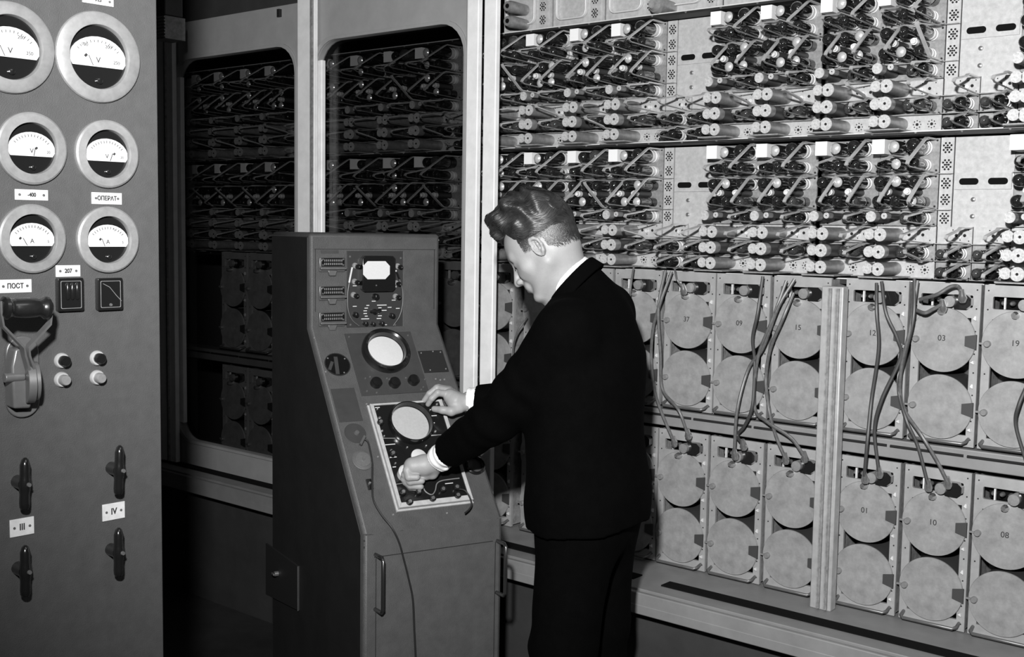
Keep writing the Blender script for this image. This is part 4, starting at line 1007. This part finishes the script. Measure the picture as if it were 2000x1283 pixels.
# left (near) hand: fist closing round the white knob
lw = W(345, 905, .070); 
Lp = [W(345, 905, .070), W(250, 915, .070), W(135, 925, .062)]
LFING = [([(115, 905, .066), (75, 965, .060), (95, 1035, .056), (175, 1035, .064)], [.0115, .0105, .0100, .0088]),
         ([(105, 935, .056), (58, 1010, .046), (110, 1080, .042), (225, 1072, .050)], [.0115, .0105, .0098, .0086]),
         ([(100, 960, .044), (48, 1050, .034), (110, 1120, .028), (215, 1130, .034)], [.0110, .0098, .0092, .0080]),
         ([(100, 985, .034), (60, 1085, .026), (110, 1138, .018), (190, 1150, .022)], [.0095, .0085, .0080, .0072])]
LTH = ([(330, 960, .060), (330, 1000, .052), (260, 1020, .050), (190, 1000, .046)], [.0150, .0145, .0115, .0092])
def hand(P, palm, fing, thumb, fore):
    d = chain(P, *palm, k=.012)
    d = su(d, chain(P, thumb[0], thumb[1], .006), .010)
    d = su(d, fore, .014)
    for i, (pts, rs) in enumerate(fing):
        f = chain(P, pts, rs, .003)
        root = rcone(P, palm[0][0], pts[0], palm[1][0]*.7, rs[0]*1.05)
        d = su(d, root, .010); d = su(d, f, .0035)
    return d
conv = lambda L_: [W(*q) for q in L_]
Lf = [(conv(a), b_) for a, b_ in LFING]; Lt = (conv(LTH[0]), LTH[1])
Rpalm = [W(640, 290, .060), W(560, 270, .060), W(505, 225, .060)]
RFING = [([(500, 205, .062), (385, 190, .064), (325, 245, .048), (288, 305, .026)], [.0108, .0098, .0088, .0075]),
         ([(490, 170, .050), (375, 142, .056), (300, 200, .040), (250, 265, .018)], [.0108, .0098, .0088, .0075]),
         ([(495, 160, .038), (390, 135, .044), (325, 190, .028), (280, 240, .010)], [.0105, .0092, .0084, .0072]),
         ([(510, 165, .026), (430, 150, .030), (380, 190, .018), (340, 230, .006)], [.0095, .0082, .0074, .0064])]
RTH = ([(600, 345, .062), (520, 375, .058), (430, 362, .048), (350, 352, .032)], [.0150, .0128, .0105, .0088])
Rf = [(conv(a), b_) for a, b_ in RFING]; Rt = (conv(RTH[0]), RTH[1])
# arm joints
Lwr = W(350, 885, .075); Rwr = W(700, 262, .066)
Lsh = at(1106, 648, DM-.17); Rsh = at(1180, 618, DM+.17)
def elbow(sh, wr, L1, L2, hint):
    v = wr-sh; D_ = np.linalg.norm(v); D_ = min(D_, L1+L2-.002); a = (L1*L1-L2*L2+D_*D_)/(2*D_); hgt = math.sqrt(max(L1*L1-a*a, 1e-5)); v /= np.linalg.norm(v)
    hh = np.array(hint, float); hh -= v*(hh@v); hh /= np.linalg.norm(hh); return sh+v*a+hh*hgt
print('arm lengths', np.linalg.norm(Lwr-Lsh), np.linalg.norm(Rwr-Rsh))
kL = max(1.0, np.linalg.norm(Lwr-Lsh)/.545); kR = max(1.0, np.linalg.norm(Rwr-Rsh)/.545)
Lel = elbow(Lsh, Lwr, .29*kL, .262*kL, UP*-1+LF*.5); Rel = elbow(Rsh, Rwr, .29*kR, .262*kR, -UP-LF*.3)
def left_hand(P): return hand(P, (Lp, [.024, .027, .024]), Lf, Lt, rcone(P, Lwr+(Lel-Lwr)*.35, Lp[0], .031, .023))
def right_hand(P): return hand(P, (Rpalm, [.022, .024, .019]), Rf, Rt, rcone(P, Rwr+(Rel-Rwr)*.35, Rpalm[0], .030, .022))
def bbox(pts, m_): pts = np.array(pts); return pts.min(0)-m_, pts.max(0)+m_
parts_v, parts_f = [vh], [fh]
for fn, pts in ((left_hand, Lp+[q for a, _r in Lf for q in a]+[Lwr+(Lel-Lwr)*.3]+Lt[0]), (right_hand, Rpalm+[q for a, _r in Rf for q in a]+[Rwr+(Rel-Rwr)*.3]+Rt[0])):
    v_, f_ = surface_nets(fn, *bbox(pts, .035), .0019); parts_v.append(v_); parts_f.append(f_)
# trunk, arms and legs under the clothes join head and hands into one body
hipc = at(1152, 985, DM); chest = at(1142, 700, DM); uch = at(1140, 640, DM)
def tw(P):  # squeeze the left-right axis so that trunk sections are elliptical
    q = P-ORG; s_ = q@LF; return P - s_[..., None]*LF*.33
def twp(p): return tw(np.array(p)[None])[0]
kneeL = at(1120, 1240, DM-.02)+LF*.085; kneeR = at(1150, 1240, DM+.02)-LF*.085
footL = np.array([kneeL[0], kneeL[1], .08])-FW*.01; footR = np.array([kneeR[0], kneeR[1], .08])+FW*.02
def body(P):
    Q = tw(P); d = chain(Q, [twp(hipc), twp(at(1146, 850, DM)), twp(chest), twp(uch)], [.105, .095, .105, .080], .05)
    d = su(d, rcone(P, uch, neck_b, .06, .055), .04)
    for sh, el, wr, hp_, kn, ft in ((Lsh, Lel, Lwr, hipc+LF*.085, kneeL, footL), (Rsh, Rel, Rwr, hipc-LF*.085, kneeR, footR)):
        d = su(d, chain(P, [sh, el, wr], [.045, .036, .026], .02), .03)
        d = su(d, chain(P, [hp_, kn, ft], [.075, .052, .036], .02), .04)
        d = su(d, rcone(P, ft+np.array([0, 0, -.04])-FW*.03, ft+np.array([0, 0, -.05])+FW*.14, .035, .028), .02)
    return d
v_, f_ = surface_nets(body, *bbox([hipc+LF*.2, hipc-LF*.2, Lwr, Rwr, Lel, Rel, footL-FW*.06, footR+FW*.16, neck_b, Lsh, Rsh, [hipc[0], hipc[1], .0]], .07), .009)
parts_v.append(v_); parts_f.append(f_)
off = 0; fs = []
for v_, f_ in zip(parts_v, parts_f): fs.append(f_+off); off += len(v_)
person = mesh_obj('person', np.concatenate(parts_v), np.concatenate(fs), 'skin', None, ORG); person.location = ORG
tag(person, 'man in a black suit bending over the console, both hands on its panel', 'person')
# ---- jacket
hem_c = at(1153, 1012, DM)
COLP = at(1110, 541, DM-.01); hem_z = hem_c[2]
back_c = at(1175, 800, DM)
CNK = cdir(-.72, .12, -.69)
def noise3(P, f, s=0):
    return (np.sin(P[..., 0]*f+1.3+s)*np.sin(P[..., 1]*f*1.17+.4+2*s)*np.sin(P[..., 2]*f*.93+2.1+s))
def jacket(P):
    Q = tw(P)
    prof = [(1153, 1090, .146, 0), (1150, 960, .143, 0), (1143, 860, .132, 0), (1143, 760, .135, 0), (1148, 690, .130, 0), (1150, 640, .105, 0)]
    d = chain(Q, [twp(at(a, b_, DM)) for a, b_, r_, _z in prof], [r_ for _a, _b, r_, _z in prof], .05)
    d = su(d, rcone(P, at(1147, 610, DM), at(1128, 560, DM), .085, .064), .05)
    d = su(d, rcone(P, at(1142, 568, DM), at(1188, 602, DM+.12), .056, .064), .04)
    for sh, el, wr, sg in ((Lsh, Lel, Lwr, 1), (Rsh, Rel, Rwr, -1)):
        ar = chain(P, [sh, el, wr+(wr-el)/np.linalg.norm(wr-el)*.05], [.070, .059, .041], .02)
        ax = (wr-el)/np.linalg.norm(wr-el); s_ = (P-sh)@((el-sh)/np.linalg.norm(el-sh)); 
        ar = ar + .0030*np.sin(s_*70+noise3(P, 18)*3)*np.clip(1-np.abs(s_-.25)/.25, 0, 1)+.0022*np.sin(((P-el)@ax)*85+noise3(P, 22, 1)*3)*np.clip(1-np.abs((P-el)@ax)/.13, 0, 1)
        cut = (P-(wr-ax*(.072 if sg > 0 else .020)))@ax; ar = np.maximum(ar, cut)
        d = su(d, rcone(P, at(1140, 640, DM), sh, .080, .068), .05)
        d = su(d, ar, .035)
    hz = (P[..., 2]-hem_z)
    d = np.maximum(d, -hz-.012*((P-ORG)@FW)/.15)
    # collar: cut along the plane that faces the neck
    nk = CNK
    q_ = P-COLP; z_ = q_@nk; rad_ = vlen(q_-z_[..., None]*nk)
    d = np.maximum(d, np.minimum(z_+.010, .088-rad_))
    front = ((P-ORG)@FW)
    d = d + .0025*noise3(P, 26)*(.5+.5*np.tanh((1.25-P[..., 2])*6)) + .002*np.sin(((P-ORG)@LF)*60+P[..., 2]*20)*np.clip((1.0-P[..., 2])*3, 0, 1)
    return d
bb = bbox([hem_c+LF*.24+FW*.17, hem_c-LF*.24-FW*.17, Lwr, Rwr, Lsh, Rsh, Lel, Rel, neck_b], .085)
v_, f_ = surface_nets(jacket, bb[0], bb[1], .005)
mesh_obj('suit_jacket', v_, f_, 'suit', person, ORG)
print('hem z', hem_z, 'hip', hipc)
# jacket details: collar band, lapel edge, buttons, pocket flap
nk = CNK
def neck_ring(r0, r1, z0, z1, th):
    def f(P):
        q = P-COLP; z = q@nk; t_ = np.clip((z-z0)/(z1-z0), 0, 1); rad = vlen(q-z[..., None]*nk); rr = r0+(r1-r0)*t_
        return np.maximum(np.maximum(np.abs(rad-rr)-th, z-z1), z0-z)
    return f
v_, f_ = surface_nets(neck_ring(.068, .0645, -.020, .004, .0030), COLP-.11, COLP+.11, .0028)
mesh_obj('shirt_collar', v_, f_, 'shirt', person, ORG)
v_, f_ = surface_nets(neck_ring(.080, .0725, -.045, -.008, .0060), COLP-.13, COLP+.13, .004)
mesh_obj('jacket_collar', v_, f_, 'suit', person, ORG)
# shirt cuffs
def cuff(wr, el, s0, s1, r):
    ax = (wr-el)/np.linalg.norm(wr-el)
    def f(P):
        q = P-wr; z = q@ax; rad = vlen(q-z[..., None]*ax); rr = r+.0012*np.sin(z*300)+.0015*np.sin(np.arctan2((q@UP), (q@np.cross(ax, UP)))*3)
        return np.maximum(np.maximum(np.abs(rad-rr)-.0026, z-s1), s0-z)
    return f
for wr, el, c0, c1 in ((Lwr, Lel, -.110, -.022), (Rwr, Rel, -.06, .002)):
    v_, f_ = surface_nets(cuff(wr, el, c0, c1, .0345), wr-.13, wr+.11, .0022); mesh_obj('shirt_cuff', v_, f_, 'shirt', person, ORG)
# ---- trousers
def trousers(P):
    d = None
    for hp_, kn, ft in ((hipc+LF*.085, kneeL, footL), (hipc-LF*.085, kneeR, footR)):
        e = chain(P, [hp_+UP*.02, kn, ft-UP*.02], [.103, .082, .078], .02); d = e if d is None else su(d, e, .03)
    d = su(d, rcone(tw(P), twp(hipc+UP*.05), twp(hipc-UP*.03), .118, .120), .05)
    d = d + .003*np.sin(P[..., 2]*38+noise3(P, 14)*4)*np.clip((.9-P[..., 2])*2, 0, 1)
    return np.maximum(d, .045-P[..., 2])
v_, f_ = surface_nets(trousers, *bbox([hipc+LF*.2+UP*.1, hipc-LF*.2, kneeL+LF*.03, kneeR-LF*.03, footL, footR-UP*.03], .11), .008)
mesh_obj('trousers', v_, f_, 'suit', person, ORG)
for ft in (footL, footR):
    def shoe(P, ft=ft):
        b_ = np.array([ft[0], ft[1], 0.]); d = su(rcone(P, b_-FW*.07+UP*.045, b_+FW*.06+UP*.045, .043, .045), rcone(P, b_+FW*.06+UP*.035, b_+FW*.17+UP*.03, .042, .030), .03)
        return np.maximum(d, .002-P[..., 2])
    v_, f_ = surface_nets(shoe, *bbox([ft-FW*.1, ft+FW*.2, [ft[0], ft[1], 0]], .05), .006); mesh_obj('shoe', v_, f_, 'black', person, ORG)
# ---- hair: a soft mass with combed strands lying on it
def hair_mass(P):
    Q = P.copy(); Q[..., 1] = np.abs(P[..., 1])
    top = ell(P, (-.012, 0, .056), (.096, .084, .094))
    top = su(top, ell(P, (.022, 0, .116), (.058, .064, .046)), .03)
    top = su(top, ell(P, (.066, .004, .108), (.027, .052, .038)), .025)
    x, z, y = P[..., 0], P[..., 2], P[..., 1]
    w_ = noise3(P, 40)
    fl = np.clip((z-.03)/.08, 0, 1)
    return top - fl*(.0062*np.sin(x*110-z*40+w_*2.5)+.0030*np.sin(y*120+x*60+w_*2)+.003*noise3(P, 95, 1))
def hline(x): return np.where(x > .050, .064+(.1-x)*.2, np.where(x > .028, .018+(x-.028)*2.2, np.where(x > .010, .018+(.028-x)*.6, np.where(x > -.035, .022-(.010-x)*.1, .0175-(-.035-x)*.5))))
def hair(P):
    d = hair_mass(P); d = np.maximum(d, hline(P[..., 0])-P[..., 2])
    return d
v_, f_ = surface_nets(hair, (-.13, -.11, -.03), (.13, .11, .19), .0026)
ho = mesh_obj('hair', v_, f_, 'hair', person, np.zeros(3))
mw = Matrix([[*HR[i], (HC-ORG)[i]] for i in range(3)]+[[0, 0, 0, 1]]); ho.matrix_local = mw
rg = np.random.default_rng(5)
def grad(fn, p, e=.0012): return np.stack([fn(p+e*np.eye(3)[k])-fn(p-e*np.eye(3)[k]) for k in range(3)], -1)/(2*e)
def strands(fn, seeds, dirf, steps, step, off, rad, name):
    n = len(seeds); p = seeds.copy(); lift = rg.uniform(-.3, 1.6, n)**2*(.0009 if name == 'locks' else .0001); out = []; rr = []
    L_ = rg.uniform(.5, 1, n)
    for k in range(steps):
        for _ in range(2):
            g = grad(fn, p); g /= np.linalg.norm(g, axis=-1, keepdims=True)+1e-9; p = p - g*(fn(p)-off-lift)[:, None]
        out.append(p.copy()); rr.append(rad*np.sin(PI*min(max((k+.35)/(steps-.3), 0), 1))**.6)
        d_ = dirf(p, k); d_ = d_ - g*(d_*g).sum(-1, keepdims=True); d_ /= np.linalg.norm(d_, axis=-1, keepdims=True)+1e-9
        p = p + d_*(step*L_)[:, None]
    out = np.stack(out, 1); V_ = []; F_ = []
    nn_ = grad(fn, out.reshape(-1, 3)).reshape(out.shape); nn_ /= np.linalg.norm(nn_, axis=-1, keepdims=True)+1e-9
    tg = np.gradient(out, axis=1); tg /= np.linalg.norm(tg, axis=-1, keepdims=True)+1e-9; sd = np.cross(tg, nn_)
    rr = np.array(rr)[None, :, None]
    ring = np.stack([out+sd*rr, out+nn_*rr*.8, out-sd*rr], 2)          # n, steps, 3, 3
    V_ = ring.reshape(-1, 3); base = (np.arange(n)[:, None]*steps+np.arange(steps-1)[None])*3
    for a, b_ in ((0, 1), (1, 2)): F_.append(np.stack([base+a, base+b_, base+b_+3, base+a+3], -1).reshape(-1, 4))
    return V_, np.concatenate(F_)
def wavef(p, k):
    w_ = noise3(p, 38)*2.4+noise3(p, 17, 2)*2.0
    ang = .75*np.sin(p[:, 0]*105+p[:, 2]*45+w_)
    return np.stack([-np.cos(ang), np.sin(ang)*.9+.35*np.sign(p[:, 1])*np.clip(-p[:, 0]*8, 0, 1), -.55*np.clip((.07-p[:, 2])/.05, 0, 1)+.5*np.sin(ang)*.6], -1)
th = rg.uniform(0, 2*PI, 9000); u_ = rg.uniform(-.35, 1, 9000)
sd_ = np.stack([-.005+.11*np.cos(th)*np.sqrt(1-u_**2), .09*np.sin(th)*np.sqrt(1-u_**2), .05+.11*u_], -1)
sd_ = sd_[sd_[:, 2] > hline(sd_[:, 0])+.012][:5200]
V1, F1 = strands(hair_mass, sd_, wavef, 9, .0052, .0006, .0011, 'locks')
mesh_obj('locks', V1, F1, 'hair_strand', ho, np.zeros(3))
# clipped sides and nape, thinning towards the skin
skinf = lambda P: np.minimum(head_core(P), hair_mass(P) + 0*P[..., 0])
th = rg.uniform(0, 2*PI, 90000); zz = rg.uniform(-.045, .065, 90000)
sd_ = np.stack([-.008+.10*np.cos(th), .085*np.sin(th), zz], -1)
hl_ = hline(sd_[:, 0]); low = np.where(sd_[:, 0] < -.03, -.045, np.where(sd_[:, 0] < .010, .006, np.where(sd_[:, 0] < .034, -.014, .9)))
pr = np.clip((sd_[:, 2]-low)/(hl_-low+.004), 0, 1)
sd_ = sd_[(rg.uniform(0, 1, len(sd_)) < pr**1.1) & (sd_[:, 2] > low) & (sd_[:, 2] < hl_+.042)][:24000]
V2, F2 = strands(head_core, sd_, lambda p, k: np.stack([-.35+0*p[:, 0], 0*p[:, 0], -1+0*p[:, 0]], -1), 4, .0026, .0003, .00045, 'fade')
mesh_obj('clipped_hair', V2, F2, 'hair_strand', ho, np.zeros(3))
# eyebrow
mb = MB(); 
for k in range(60):
    t_ = k/59; s_ = 1 if k % 2 else -1
    for s_ in (1, -1):
        x = .0935-.016*t_; y = s_*(.014+.032*t_); z = .0165+.003*math.sin(t_*3)+rg.uniform(-.002, .002); mb.tube([(x, y, z), (x-.002, y+s_*.0035, z+.0022), (x-.004, y+s_*.006, z+.002)], [.0003, .0004, .0002], 4)
mb.build('eyebrows', ho, 'hair_strand')
mb = MB()
for s_ in (1, -1): mb.tube([(.0905, s_*.020, -.0095), (.0885, s_*.030, -.0115), (.0830, s_*.042, -.0085)], [.0006, .0011, .0005], 6)
mb.build('eyelashes', ho, 'hair_strand')
